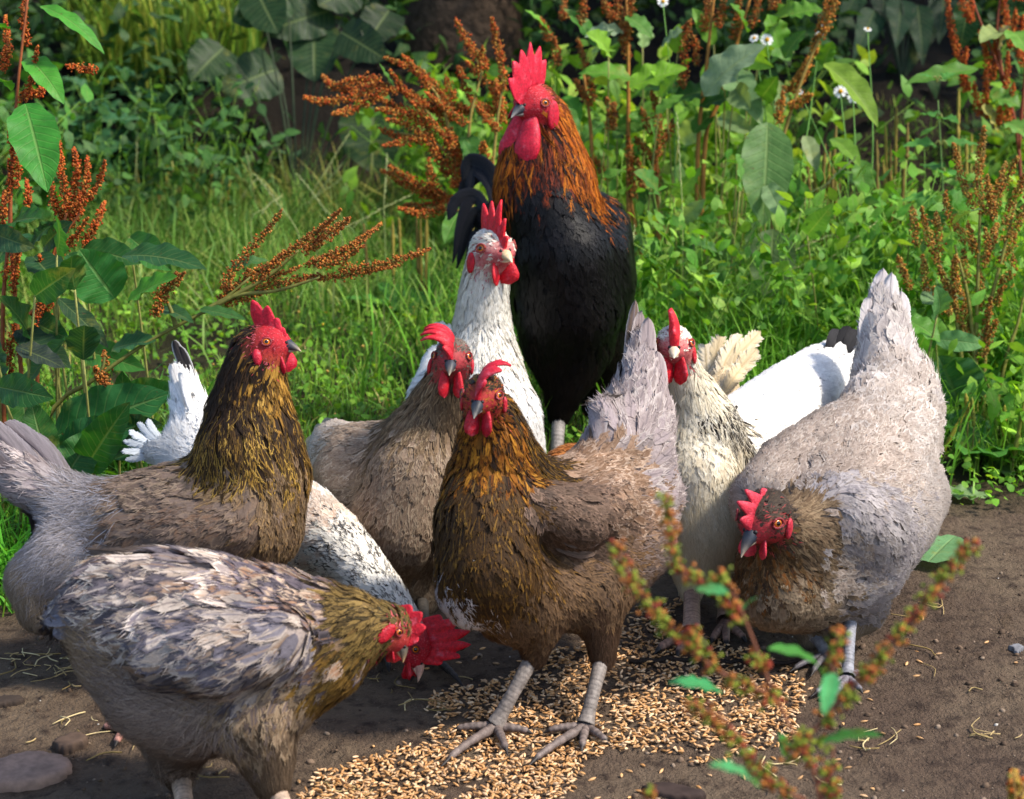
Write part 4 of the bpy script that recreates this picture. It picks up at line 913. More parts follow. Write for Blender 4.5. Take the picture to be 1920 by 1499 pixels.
for i, (x, t0, b0, c_) in enumerate([(245, -30, 130, '#5a2a20'), (330, -30, 110, '#4a2a1c'), (285, -30, 120, '#5c3a24')]):
    q0 = P(x + 12, b0, 6.4); q1 = P(x - 6, t0, 6.4); g0 = np.array([q0[0], q0[1], float(ground_z(q0[0], q0[1]))])
    o = root('sapling_stem', g0, ['thin dark sapling stem, leftmost of three behind the lawn', 'thin dark sapling stem, rightmost of three behind the lawn', 'thin dark sapling stem between two others behind the lawn'][i], 'sapling', 'sapling stems')
    stem_obj(o, [g0, q0, q1, q1 + np.array([0, 0, .6])], .011, .006, c_)
    for k in range(8):
        q = q1 + np.array([RS.randn() * .08, RS.randn() * .08, RS.uniform(-.1, .6)]); leaf_obj(o, q, q + RS.randn(3) * .09, .06, '#4a7a34', 'nettle', nr=9)

# the tree; its unseen crown is set off to one side to shade the bank
tb = P(868, 100, 6.4); tb[2] = float(ground_z(tb[0], tb[1])) - .05
o = root('tree', tb, 'tree with thick dark trunk standing in shade behind the bank', 'tree')
A = Acc(); m = 26; th = np.linspace(0, 2 * np.pi, 20, endpoint=False); zz = np.linspace(0, 3.4, m)
rad = np.interp(zz, [0, .25, 1, 3.4], [.22, .165, .145, .09])
V = np.stack([tb[0] + .12 * zz[:, None] ** 1.2 * .3 + rad[:, None] * np.cos(th)[None], tb[1] + rad[:, None] * np.sin(th)[None], tb[2] + zz[:, None] + 0 * th[None]], -1)
V = V + (0.05 * (fbm(np.stack([np.cos(th)[None] * 4 + 0 * zz[:, None], np.sin(th)[None] * 4 + 0 * zz[:, None], zz[:, None] * 1.5 + 0 * th[None]], -1), 3) - .5))[..., None] * np.stack([np.cos(th), np.sin(th), 0 * th], -1)[None]
A.add(V.reshape(-1, 3), gridq(m, 20, True), 0, col=hexc('#4a3c30'))
tp = V[-1].mean(0)
for k in range(9):
    a = k * .7; q = tp + np.array([0, 0, -RS.rand() * 1.2]); e = q + np.array([math.cos(a) * 1.6, math.sin(a) * 1.6, .7 + RS.rand() * .6])
    tube_into(A, spline([q, (q + e) / 2 + np.array([0, 0, .15]), e], 10), np.linspace(.07, .015, 10), 7, 0, col=hexc('#4a3c30'))
link('trunk', A.mesh('trunk', [M_WOOD]), o)
A = Acc()
c_ = np.array([[2.3, 7.0, 3.2, 1.5], [3.4, 7.6, 3.4, 1.6], [1.5, 8.6, 3.6, 1.7], [3.0, 8.8, 3.5, 1.6], [1.8, 6.1, 3.2, .9], [2.4, 6.2, 3.3, 1.2], [3.5, 6.2, 3.4, 1.25], [4.4, 7.4, 3.4, 1.4]])  # leaf volumes added out of view so their shadow covers the bank
for cx, cy, cz, rr in c_:
    n = 1500; dv = nrm(RS.randn(n, 3)) * (RS.rand(n, 1) ** .45) * rr * np.array([1, 1, .55])
    p = np.array([cx, cy, cz]) + dv; p = p[fbm(p * 1.6, 2, 5) > .42]
    leaflets(A, p, .16, gcol(len(p), ['#3a6a2a', '#44782e', '#335c26']), 'nettle', 1.0, 3, 3, .5)
link('crown', A.mesh('crown', [M_LEAF]), o)
# ------------------------------------------------------------------ birds: smooth bodies, feathers laid over them
STY = {}
DARK = {'f4': .74, 'b8': .92, 'p9': (.86, .80, .75), 'g3': .95, 'l7': (.71, .69, .68), 'w': .96, 'w5': .94, 'r': (1.0, .86, .75)}          # overall plumage depth of each bird
def S(name, L, W, ca, cb=None, cs=None, shape='body', lift=0.13, cov=4.2, cj=0.14, yaw=0.16, skin=None):
    """a feather tract: length and width in cm, centre / edge / shaft colours (lists are picked from at random)"""
    ls = lambda x: [hexc(h) for h in (x if isinstance(x, (list, tuple)) else [x])]
    dk = DARK.get(name.split('_')[0], 1.0) if isinstance(DARK.get(name.split('_')[0], 1.0), float) else np.array(DARK[name.split('_')[0]])
    ca = [c * dk for c in ls(ca)]; cb = [c * dk for c in ls(cb)] if cb else ca; cs = [c * dk for c in ls(cs)] if cs else ca
    STY[name] = dict(L=L / 100, W=W / 100, ca=ca, cb=cb, cs=cs, shape=shape, lift=lift, cov=cov * (.85 if shape == 'down' else 1.0), cj=cj, yaw=yaw,
                     skin=hexc(skin) if skin else np.mean(ca, axis=0))
    return name

PROF = {'body': ([0, .4, .78, 1.0], [.55, .98, 1.0, .8]),
        'hackle': ([0, .4, .75, 1.0], [.65, 1.0, .75, .15]),
        'down': ([0, .55, 1.0], [1.0, .8, .1])}

class Body:
    """smooth union of chains of balls; the chains also carry feather flow and tract"""
    def __init__(s, k=0.028):
        s.ch = []; s.k = k; s.nh = 0; s.kh = 0.008; s.kn = 0.012
    def chain(s, nodes, flow=1.0):
        c = np.array([n[0] for n in nodes], float); r = np.array([n[1] for n in nodes], float)
        s.ch.append((c, r, [n[2] for n in nodes], flow))
    def segs(s, X):
        D, H, I = [], [], []
        for ci, (c, r, st, fl) in enumerate(s.ch):
            for j in range(max(1, len(c) - 1)):
                a = c[j]; b = c[min(j + 1, len(c) - 1)]; ab = b - a; l2 = ab @ ab
                h = np.clip(((X - a) @ ab) / l2, 0, 1) if l2 > 0 else np.zeros(len(X))
                d = np.linalg.norm(X - a - h[:, None] * ab, axis=1) - (r[j] * (1 - h) + r[min(j + 1, len(c) - 1)] * h)
                D.append(d); H.append(h); I.append((ci, j))
        return D, H, I
    def sdf(s, X):
        D, H, I = s.segs(X)
        f = None
        per = {}
        for d, (ci, j) in zip(D, I):
            per[ci] = d if ci not in per else np.minimum(per[ci], d)
        def fold(ids, k):
            f = None
            for ci in ids:
                b = per[ci]
                if f is None: f = b
                else:
                    h = np.maximum(k - np.abs(f - b), 0) / k
                    f = np.minimum(f, b) - h * h * k * 0.25
            return f
        hd = fold([c for c in per if c < s.nh], s.kh); bd = fold([c for c in per if c >= s.nh], s.k)
        if hd is None: return bd
        if bd is None: return hd
        h = np.maximum(s.kn - np.abs(hd - bd), 0) / s.kn
        f = np.minimum(hd, bd) - h * h * s.kn * 0.25
        return f
    def grad(s, X, e=0.003):
        g = np.stack([s.sdf(X + np.eye(3)[i] * e) - s.sdf(X - np.eye(3)[i] * e) for i in range(3)], -1)
        return nrm(g)
    def project(s, X, off=0.0, it=3):
        for _ in range(it):
            X = X - (s.sdf(X) - off)[:, None] * s.grad(X)
        return X
    def fast(s, X):
        """distance and gradient read from the grid"""
        lo, h, Gd = s.grid
        n = np.array(Gd.shape[:3])
        q = np.clip((X - lo) / h, 0, n - 1.001)
        i = q.astype(int); f = q - i
        r = 0
        for a in (0, 1):
            for b in (0, 1):
                for c in (0, 1):
                    w = (f[:, 0] if a else 1 - f[:, 0]) * (f[:, 1] if b else 1 - f[:, 1]) * (f[:, 2] if c else 1 - f[:, 2])
                    r = r + w[:, None] * Gd[i[:, 0] + a, i[:, 1] + b, i[:, 2] + c]
        return r[:, 0], nrm(r[:, 1:])
    def weights(s, X, kap=0.006):
        D, H, I = s.segs(X)
        D = np.array(D); W = np.exp(-(D - D.min(0)) / kap); W /= W.sum(0)
        names = []; nw = []; flow = np.zeros((len(X), 3))
        for w, h, (ci, j) in zip(W, H, I):
            c, r, st, fl = s.ch[ci]
            j2 = min(j + 1, len(c) - 1)
            names += [st[j], st[j2]]; nw += [w * (1 - h), w * h]
            if j2 != j: flow += (w * fl)[:, None] * nrm(c[j2] - c[j])
        return names, np.array(nw), flow
    def mesh(s, h):
        lo = np.min([ (c - r[:, None]).min(0) for c, r, _, _ in s.ch], 0) - 0.035
        hi = np.max([ (c + r[:, None]).max(0) for c, r, _, _ in s.ch], 0) + 0.035
        n = np.ceil((hi - lo) / h).astype(int) + 1
        ax = [lo[i] + h * np.arange(n[i]) for i in range(3)]
        X = np.stack(np.meshgrid(*ax, indexing='ij'), -1).reshape(-1, 3)
        Fv = s.sdf(X).reshape(n)
        gx = np.stack(np.gradient(Fv, h), -1)
        s.grid = (lo, h, np.concatenate([Fv[..., None], gx], -1).astype(np.float32))
        ins = Fv < 0
        cs = tuple(n - 1)
        acc = np.zeros(cs + (3,)); cnt = np.zeros(cs)
        E = []
        for a in range(3):
            for b in (0, 1):
                for c in (0, 1):
                    o1 = [0, 0, 0]; oth = [i for i in range(3) if i != a]
                    o1[oth[0]] = b; o1[oth[1]] = c
                    o2 = list(o1); o2[a] = 1
                    s1 = tuple(slice(o1[i], o1[i] + cs[i]) for i in range(3)); s2 = tuple(slice(o2[i], o2[i] + cs[i]) for i in range(3))
                    m = ins[s1] != ins[s2]
                    f1 = Fv[s1][m]; f2 = Fv[s2][m]; t = f1 / (f1 - f2)
                    p = np.tile(np.array(o1, float), (len(t), 1)); p[:, a] += t
                    acc[m] += p; cnt[m] += 1
        act = cnt > 0
        idx = -np.ones(cs, int); idx[act] = np.arange(act.sum())
        V = lo + h * (np.argwhere(act) + acc[act] / cnt[act][:, None])
        Q = []
        for a in range(3):
            b, c = (a + 1) % 3, (a + 2) % 3
            s1 = [slice(1, n[i] - 1) for i in range(3)]; s1[a] = slice(0, n[a] - 1)
            s2 = list(s1); s2[a] = slice(1, n[a])
            m = ins[tuple(s1)] != ins[tuple(s2)]
            pos = np.argwhere(m) + np.array([0 if i == a else 1 for i in range(3)])
            inside = ins[tuple(s1)][m]
            def cell(db, dc):
                q = pos.copy(); q[:, b] -= db; q[:, c] -= dc
                return idx[q[:, 0], q[:, 1], q[:, 2]]
            q = np.stack([cell(1, 1), cell(0, 1), cell(0, 0), cell(1, 0)], -1)
            q[~inside] = q[~inside][:, ::-1]
            Q.append(q)
        for _ in range(2):
            f_, g_ = s.fast(V); V = V - f_[:, None] * g_
        return V, np.concatenate(Q)

def feather_arrays(base, dirv, nor, L, W, shape, lift, body=None, sink=0.002, curl=0.0):
    """grids of many feathers at once -> verts (N,nr,3cols,3)"""
    N = len(base)
    vs, ws = PROF[shape]; vs = np.array(vs); ws = np.array(ws); nr = len(vs)
    side = nrm(np.cross(nor, dirv))
    uu = np.array([-1.0, 0.0, 1.0]) if shape == 'body' else (np.array([-1.0, 1.0]) if shape == 'down' else np.array([-1.0, 0.0, 1.0]))
    nc = len(uu); rd = 0.24 if shape == 'body' else 0.06
    wj = ws[None, :, None] * (1 + 0.07 * RS.randn(N, nr, nc)) * RS.uniform(.9, 1.1, (N, 1, 1))
    lat = uu[None, None, :] * wj * (W[:, None, None] * 0.5)
    sway = (RS.randn(N) * 0.10)[:, None] * vs[None] ** 2
    lon = L[:, None, None] * (vs[None, :, None] + RS.randn(N, nr, nc) * 0.012 - rd * (uu ** 2)[None, None] * vs[None, :, None] ** 1.5)
    V = base[:, None, None] + lon[..., None] * dirv[:, None, None] + (lat + (sway * L[:, None])[..., None])[..., None] * side[:, None, None]
    hgt = L[:, None, None] * lift[:, None, None] * (vs[None, :, None] ** 0.9) - sink * (1 - vs[None, :, None]) - 0.06 * W[:, None, None] * uu[None, None] ** 2 * (0.5 + vs[None, :, None]) + 0.0008 * RS.rand(N)[:, None, None]
    if body is not None:
        X = V.reshape(-1, 3); Hh = hgt.reshape(-1)
        for _ in range(2):
            f, g = body.fast(X)
            lim = np.repeat(L, nr * nc) * 0.5
            X = X - np.clip(f - Hh, -lim, lim)[:, None] * g
        V = X.reshape(V.shape)
    else:
        V = V + hgt[..., None] * nor[:, None, None]
    U = np.broadcast_to(uu[None, None], (N, nr, nc)); T = np.broadcast_to(vs[None, :, None], (N, nr, nc))
    Rn = np.broadcast_to(RS.rand(N)[:, None, None], (N, nr, nc))
    fuv = np.stack([U, T, Rn], -1).reshape(-1, 3)
    q = gridq(nr, nc)
    Q = (q[None] + (np.arange(N) * nr * nc)[:, None, None]).reshape(-1, 4)
    V4 = V
    # loose barbs that fringe the rim
    bars, bu, bv = [], [], []
    if shape != 'down':
        sel_ = [(r, c) for r in range(1, nr - 1) for c in (0, nc - 1)]
        for r, c in sel_:
            ci = 1 if c == 0 else nc - 2
            s_ = RS.rand(N)[:, None]
            p1 = V4[:, r, c] * (1 - s_) + V4[:, r + 1, c] * s_
            fw = nrm(V4[:, r + 1, c] - V4[:, r, c]); ow = nrm(V4[:, r, c] - V4[:, r, ci])
            bars.append((p1 - ow * .0012, fw, nrm(fw * .9 + ow * RS.uniform(.2, .8, N)[:, None]))); bu.append(uu[c]); bv.append(.8)
        for c in ([0, 0, 1, 1, 2, 2] if shape == 'body' else [0, 1, 2]):
            s_ = RS.randn(N)[:, None] * .25
            sdv = nrm(V4[:, -2, min(c + 1, nc - 1)] - V4[:, -2, max(c - 1, 0)])
            fw = nrm(V4[:, -1, c] - V4[:, -2, c])
            bars.append((V4[:, -1, c] - fw * .0015 + sdv * (W[:, None] * .12 * RS.randn(N)[:, None]), sdv, nrm(fw + .35 * sdv * (uu[c] + RS.randn(N)[:, None] * .4)))); bu.append(uu[c]); bv.append(1.0)
        for q_ in range(7 if shape == 'body' else 3):
            r = RS.randint(1, nr - 1); c = RS.randint(0, nc); c2 = min(c + 1, nc - 1) if c < nc - 1 else c - 1
            mxx = RS.rand(N)[:, None]; p1 = V4[:, r, c] * (1 - mxx) + V4[:, r, c2] * mxx
            fw = nrm(V4[:, -1, nc // 2] - V4[:, 0, nc // 2]); sdv = nrm(V4[:, r, -1] - V4[:, r, 0])
            bars.append((p1 + nor * .0006, sdv, nrm(fw + .30 * RS.randn(N)[:, None] * sdv + .05 * nor))); bu.append(uu[c] * .9); bv.append(.6)
    nb = len(bars)
    if nb:
        bw = np.minimum(W * .09, .0009)[:, None]; TV = []
        for p1, al, dr in bars:
            ln_ = (L * RS.uniform(.10, .27, N))[:, None]
            TV.append(np.stack([p1 - al * bw, p1 + al * bw, p1 + dr * ln_ * (1.35 if len(TV) >= nb - (7 if shape == 'body' else 3) else 1.0)], 1))
        TV = np.stack(TV, 1)                                           # N,nb,3,3
        tf = np.stack([np.broadcast_to(np.array(bu)[None, :, None], (N, nb, 3)), np.broadcast_to(np.array(bv)[None, :, None], (N, nb, 3)), np.broadcast_to(Rn[:, :1, :1], (N, nb, 3))], -1)
        tri = (V.reshape(-1, 3).shape[0] + np.arange(N * nb * 3)).reshape(-1, 3)
        return np.concatenate([V.reshape(-1, 3), TV.reshape(-1, 3)]), Q, np.concatenate([fuv, tf.reshape(-1, 3)]), nr * nc, nb * 3, tri
    return V.reshape(-1, 3), Q, fuv, nr * nc, 0, np.zeros((0, 3), int)

def feather_coat(body, V, Q, bare, styscale=1.0, bias=None, gloss=(), dens=1.0, sizescale=1.0):
    """feathers over a body surface, one set of arrays per material"""
    tri = np.concatenate([Q[:, [0, 1, 2]], Q[:, [0, 2, 3]]])
    A = np.linalg.norm(np.cross(V[tri[:, 1]] - V[tri[:, 0]], V[tri[:, 2]] - V[tri[:, 0]]), axis=1) * 0.5
    area = A.sum()
    dmax = max(STY[x]['cov'] / (STY[x]['L'] * STY[x]['W']) for c in body.ch for x in c[2] if STY[x]['L'] > 0)
    n = int(area * dmax * dens / sizescale ** 2)
    n = min(n, 160000)
    dens_eff = n / area
    k = RS.choice(len(tri), n, p=A / area)
    a, b = RS.rand(2, n); sw = a + b > 1; a[sw] = 1 - a[sw]; b[sw] = 1 - b[sw]
    X = V[tri[k, 0]] + a[:, None] * (V[tri[k, 1]] - V[tri[k, 0]]) + b[:, None] * (V[tri[k, 2]] - V[tri[k, 0]])
    names, nw, flow = body.weights(X)
    cum = np.cumsum(nw, 0); pick = (RS.rand(n)[None] * cum[-1:] < cum).argmax(0)
    uniq = sorted(set(names)); code = np.array([uniq.index(x) for x in names])[pick]
    out = {}
    Nn = body.fast(X)[1]
    if bias is not None: flow = flow + np.asarray(bias)[None]
    T = nrm(flow - (flow * Nn).sum(1, keepdims=True) * Nn)
    for ui, nm in enumerate(uniq):
        st = STY[nm]
        if nm in bare or st['L'] <= 0: continue
        want = st['cov'] / (st['L'] * st['W']) * dens / sizescale ** 2
        sel = np.where((code == ui) & (RS.rand(n) < want / dens_eff))[0]
        if not len(sel): continue
        m = len(sel)
        x, nn, tt = X[sel], Nn[sel], T[sel]
        ang = RS.randn(m) * st['yaw']
        sd = np.cross(nn, tt)
        dv = nrm(tt * np.cos(ang)[:, None] + sd * np.sin(ang)[:, None])
        L = st['L'] * sizescale * RS.uniform(0.75, 1.25, m); W = st['W'] * sizescale * RS.uniform(0.75, 1.2, m)
        lift = np.maximum(st['lift'] * (.32 if st['shape'] == 'down' else .36) * RS.uniform(0.6, 1.5, m), 0.02)
        vv, qq, fuv, per, pb, tr = feather_arrays(x, dv, nn, L, W, st['shape'], lift, body)
        ca = np.array(st['ca'])[RS.randint(len(st['ca']), size=m)]; cb = np.array(st['cb'])[RS.randint(len(st['cb']), size=m)]; cs = np.array(st['cs'])[RS.randint(len(st['cs']), size=m)]
        patch = (0.82 + 0.36 * fbm(x * 22.0, 2))
        br = np.exp(RS.randn(m) * st['cj'] * .65)[:, None] * patch[:, None]
        rep = lambda c: np.concatenate([np.repeat(c * br, per, 0), np.repeat(c * br, pb, 0)])
        key = 'g' if nm in gloss else 'n'
        o = out.setdefault(key, [[], [], [], [], [], [], 0, [], []])
        o[0].append(vv); bnv = nrm(nn + .25 * dv); o[7].append(np.concatenate([np.repeat(bnv, per, 0), np.repeat(bnv, pb, 0)])); o[8].append(tr + o[6]); o[1].append(qq + o[6]); o[6] += len(vv)
        o[2].append(fuv); o[3].append(rep(ca)); o[4].append(rep(cb)); o[5].append(rep(cs))
    return out

def big_feather(name, parent, path, width, ca, cb=None, cs=None, face=None, prof='body', mat=None, cup=0.18, n=16, fray=0.05, tilt=0.0):
    """one long feather of its own: a shaft with rows of barbs that part here and there"""
    m = 64
    fray = fray * .45
    pth = spline(path, m); t = nrm(np.gradient(pth, axis=0))
    face = nrm(-F_ if face is None else face)
    sd = nrm(np.cross(face[None] + 0 * t, t)); nn = np.cross(t, sd)
    ang = tilt + RS.randn() * 0.22
    sd, nn = sd * math.cos(ang) + nn * math.sin(ang), nn * math.cos(ang) - sd * math.sin(ang)
    ln = np.linalg.norm(np.diff(pth, axis=0), axis=1).sum()
    v = np.linspace(0, 1, m)
    if prof == 'round': w = np.interp(v, [0, .1, .3, .55, .75, .88, .96, 1], [.2, .5, .82, 1, .95, .7, .38, .08])
    elif prof == 'sickle': w = np.interp(v, [0, .15, .5, .8, 1], [.3, .8, 1, .8, .15])
    else: w = np.interp(v, [0, .15, .5, .8, .94, 1], [.15, .6, .95, 1, .7, .25])
    w = w * width * 0.5
    ca = hexc(ca) if isinstance(ca, str) else ca
    cb = ca if cb is None else hexc(cb); cs = ca if cs is None else hexc(cs)
    rn = RS.rand(); br = math.exp(RS.randn() * 0.07)
    k = np.array([0.0, .35, .7, 1.0])
    VV, UU = [], []
    for sg in (-1, 1):
        gap = np.interp(np.arange(m), np.arange(0, m + 6, 6), RS.randn(len(np.arange(0, m + 6, 6)))) * fray * 1.4
        ls = w * (1 + fray * .5 * RS.randn(m))
        sweep = 0.75 + 0.25 * v + gap + fray * 0.5 * RS.randn(m)          # barbs point forward along the shaft
        fw = ls[:, None] * (sweep[:, None] * k[None] ** 1.3)
        lat = ls[:, None] * k[None] * (1 - 0.12 * k[None])
        dep = -cup * width * (k[None] ** 2) * np.ones((m, 1)) + fray * 0.35 * width * RS.randn(m)[:, None] * k[None] ** 2
        cen = pth[:, None] + fw[..., None] * t[:, None] + (sg * lat)[..., None] * sd[:, None] + dep[..., None] * nn[:, None]
        bw = (ln / m) * np.array([.9, 1.1, 1.1, .5])
        a_ = cen - bw[None, :, None] * t[:, None]; b_ = cen + bw[None, :, None] * t[:, None]
        g = np.stack([a_, b_], 2)                                       # m,4,2,3
        VV.append(g.reshape(-1, 3))
        u_ = np.broadcast_to((sg * k * .8)[None, :, None], (m, 4, 2)); v_ = np.broadcast_to(v[:, None, None], (m, 4, 2)) * .7
        UU.append(np.stack([u_, v_, np.full((m, 4, 2), rn)], -1).reshape(-1, 3))
    q = gridq(4, 2)
    Q = (q[None] + (np.arange(2 * m) * 8)[:, None, None]).reshape(-1, 4)
    V = np.concatenate(VV); fuv = np.concatenate(UU)
    sv, sq = tube(pth, np.linspace(0.02, 0.008, m) * width, 4)
    sq = sq[sq[:, 2] != sq[:, 3]]
    Q = np.concatenate([Q, sq + len(V)]); V = np.concatenate([V, sv])
    fuv = np.concatenate([fuv, np.tile([0.0, 0.3, rn], (len(sv), 1))])
    N = len(V)
    bn = np.concatenate([np.repeat(nn, 8, 0), np.repeat(nn, 8, 0), np.tile(nn[m // 2], (len(sv), 1))])
    bn = bn * np.sign((bn * -F_).sum(1, keepdims=True) + 1e-6)
    me = mesh_np(name, V, Q, [mat or M_FEATHER], {'fuv': fuv, 'ca': np.tile(ca * br, (N, 1)), 'cb': np.tile(cb * br, (N, 1)), 'cs': np.tile(cs * br, (N, 1)), 'bn': bn})
    return link(name, me, parent)

def head_parts(B, o, H):
    """comb, wattles, beak, eyes, ear lobes on a head frame"""
    c, hr, f, u, s = H['c'], H['r'], H['f'], H['u'], H['s']
    red = hexc(H.get('red', '#d3182b'))
    L = lambda a, b_, c_=0: c + hr * (a * f + b_ * u + c_ * s)
    # beak
    A = Acc(); bl = hr * .88 * H.get('beak', 1.0); c1 = hexc(H.get('beakc', '#4a5366')); c2 = hexc(H.get('beakt', '#c9b08c'))
    th = np.linspace(0, 2 * np.pi, 10, endpoint=False)
    for up, ln, w0, h0, z0 in ((1, 1.0, 0.31, 0.31, -0.12), (0, 0.66, 0.26, 0.15, -0.36)):
        t = np.linspace(0, 1, 9)
        cen = L(0.80, z0) + (t * bl * ln + (0.2 * hr))[:, None] * f - ((t ** 2) * bl * (0.48 if up else 0.10))[:, None] * u
        w = hr * w0 * (1 - t ** 1.6) + 0.0004; h = hr * h0 * (1 - t ** 1.5) + 0.0004
        V = cen[:, None] + (np.cos(th)[None] * w[:, None])[..., None] * s + (np.sin(th)[None] * h[:, None])[..., None] * u
        col = c1[None] * (1 - t[:, None] ** 5.0) + c2[None] * t[:, None] ** 5.0
        if not up: col = c1[None] * .35 + c2[None] * .65 + 0 * col
        A.add(V.reshape(-1, 3), gridq(9, 10, True), 0, col=np.repeat(col, 10, 0))
    for sg in (-1, 1):
        V, Q, _ = ball(L(1.12, 0.05, sg * 0.22), hr * 0.1, s * sg, 8, 6)
        A.add(V, Q, 0, col=hexc('#15161a'))
    link('beak', A.mesh('beak', [M_BEAK]), o)
    # comb
    K = H['comb']
    n = K.get('n', 5); hh = hr * 1.15 * K.get('h', 1.3); flop = K.get('flop', 0.0); lean = K.get('lean', 0.25)
    nt, nv = n * 8 + 5, 7
    t = np.linspace(0, 1, nt)
    b0, b1, b2 = (np.array(x) for x in K.get('base', ((1.18, 0.12), (0.75, 1.10), (-0.75, 0.78))))
    bz = (1 - t)[:, None] ** 2 * b0 + 2 * ((1 - t) * t)[:, None] * b1 + t[:, None] ** 2 * b2
    Bp = c + hr * (bz[:, :1] * f + bz[:, 1:] * u)
    N2 = nrm(np.stack([bz[:, 0] * 0.55 - lean * (0.3 + t), bz[:, 1] * 0.8 + 0.45], -1))
    Nd = N2[:, :1] * f + N2[:, 1:] * u
    env = np.interp(t, [0, .12, .3, .55, .8, 1], K.get('env', [.12, .42, .85, 1.0, .8, .25]))
    ph = (t * n) % 1.0
    spike = np.clip(1 - np.abs(2 * ph - 1), 0, 1) ** 0.85
    sj = np.interp(t * n, np.arange(n + 1) + .5, 1 + 0.18 * RS.randn(n + 1))
    base = K.get('web', 0.5)
    ht = hh * env * (base + (1 - base) * spike * sj)
    v = np.linspace(0, 1, nv)
    Y = ht[:, None] * v[None]
    kap = (flop / hh) if abs(flop) > 1e-3 else 1e-3
    jit = 0.05 * hr * (fbm(np.stack([t * 9, 0 * t, 0 * t + hash(o.name) % 97], -1), 2) - 0.5) * 2
    side_off = (1 - np.cos(kap * Y)) / kap + jit[:, None] * v[None]
    mid = Bp[:, None] - 0.08 * hr * Nd[:, None] + (np.sin(kap * Y) / kap)[..., None] * Nd[:, None] + side_off[..., None] * s
    latd = np.cos(kap * Y)[..., None] * s - np.sin(kap * Y)[..., None] * Nd[:, None]
    th_ = hr * K.get('th', 0.13) * (1 - 0.75 * v[None] ** 1.5) * (0.5 + 0.5 * np.sin(np.pi * np.clip(t, .03, .97)))[:, None] ** .5
    top = mid + th_[..., None] * latd; bot = mid - th_[..., None] * latd
    A = Acc()
    Vv = np.concatenate([top, bot[:, ::-1]], 1); nc = 2 * nv
    tipc = np.concatenate([v, v[::-1]])
    colr = red[None, None] * (1.0 + 0.25 * (tipc[None, :, None] - .4)) + 0 * Vv
    A.add(Vv.reshape(-1, 3), gridq(nt, nc, True), 0, col=colr.reshape(-1, 3))
    link('comb', A.mesh('comb', [M_SKIN]), o)
    # wattles
    wl = hr * H.get('wattle', 1.1)
    dn = nrm(np.array([0, 0, -1.0]) + 0.25 * f * (1 if H.get('peck') is None else 0))
    for sg in (-1, 1):
        p0 = L(0.66, -0.40, sg * 0.30)
        side = nrm(s * sg * 0.10 + dn); fw = D3(*H['wdir']) if 'wdir' in H else nrm(f * .75 + s * sg * H.get('splay', .7)); fw = nrm(fw - (fw @ side) * side); tn = np.cross(side, fw)
        nr_, ns_ = 10, 12
        vv = np.linspace(0.0, 1, nr_); rad = np.interp(vv, [0, .1, .35, .7, .9, 1], [.3, .5, .8, 1, .8, .1]) * wl * H.get('ww', 0.36)
        thn = np.interp(vv, [0, .3, .7, 1], [.07, .10, .12, .02]) * wl
        aa = np.linspace(0, 2 * np.pi, ns_, endpoint=False)
        cen = p0 + (vv * wl)[:, None] * side - 0.2 * wl * (vv ** 2)[:, None] * fw * 0.4
        V = cen[:, None] + (np.cos(aa)[None] * rad[:, None])[..., None] * fw + (np.sin(aa)[None] * thn[:, None])[..., None] * tn
        V = V + (0.05 * wl * (fbm(V * 90.0, 2)[..., None] - .5)) * tn
        A = Acc(); A.add(V.reshape(-1, 3), gridq(nr_, ns_, True), 0, col=red)
        link('wattle', A.mesh('wattle', [M_SKIN]), o)
        # ear lobe
        e0 = B.project(np.array([L(-0.22, -0.48, sg * 1.0)]))[0]; g = B.grad(np.array([e0]))[0]
        ax1 = nrm(-u - (-u @ g) * g); ax2 = np.cross(g, ax1)
        el = hr * H.get('lobe', 0.42)
        V, Q, phs = ball(np.zeros(3), 1.0, g, 12, 8)
        V = e0 + g * hr * 0.03 + (V @ ax1)[:, None] * ax1 * el + (V @ ax2)[:, None] * ax2 * el * .55 + (V @ g)[:, None] * g * hr * .12
        A = Acc(); A.add(V, Q, 0, col=red * 0.95); link('ear_lobe', A.mesh('ear_lobe', [M_SKIN]), o)
        # eye
        q0 = B.project(np.array([L(*H.get('eye', (0.44, 0.17)), sg * 0.75)]))[0]; g = nrm(B.grad(np.array([q0]))[0] + 0.3 * f)
        er = hr * 0.205
        V, Q, phs = ball(q0 - g * er * 0.40, er, g, 18, 14)
        rows = np.repeat(np.arange(13), 18)
        mi = np.where(phs[rows] < 0.40, 1, 0)
        me = mesh_np('eye', V, Q, [M_IRIS, M_PUPIL], None, True, mi)
        link('eye', me, o)
        a1 = nrm(np.cross(g, u)); a2 = np.cross(g, a1)
        aa = np.linspace(0, 2 * np.pi, 19)
        ring = q0 + g * er * 0.28 + er * 1.02 * (np.cos(aa)[:, None] * a1 * 1.12 + np.sin(aa)[:, None] * a2 * .9)
        A = Acc(); tube_into(A, ring, er * 0.26, 6, 0, col=hexc(H.get('lid', '#8a2a30'))); link('eyelid', A.mesh('eyelid', [M_SKIN]), o)

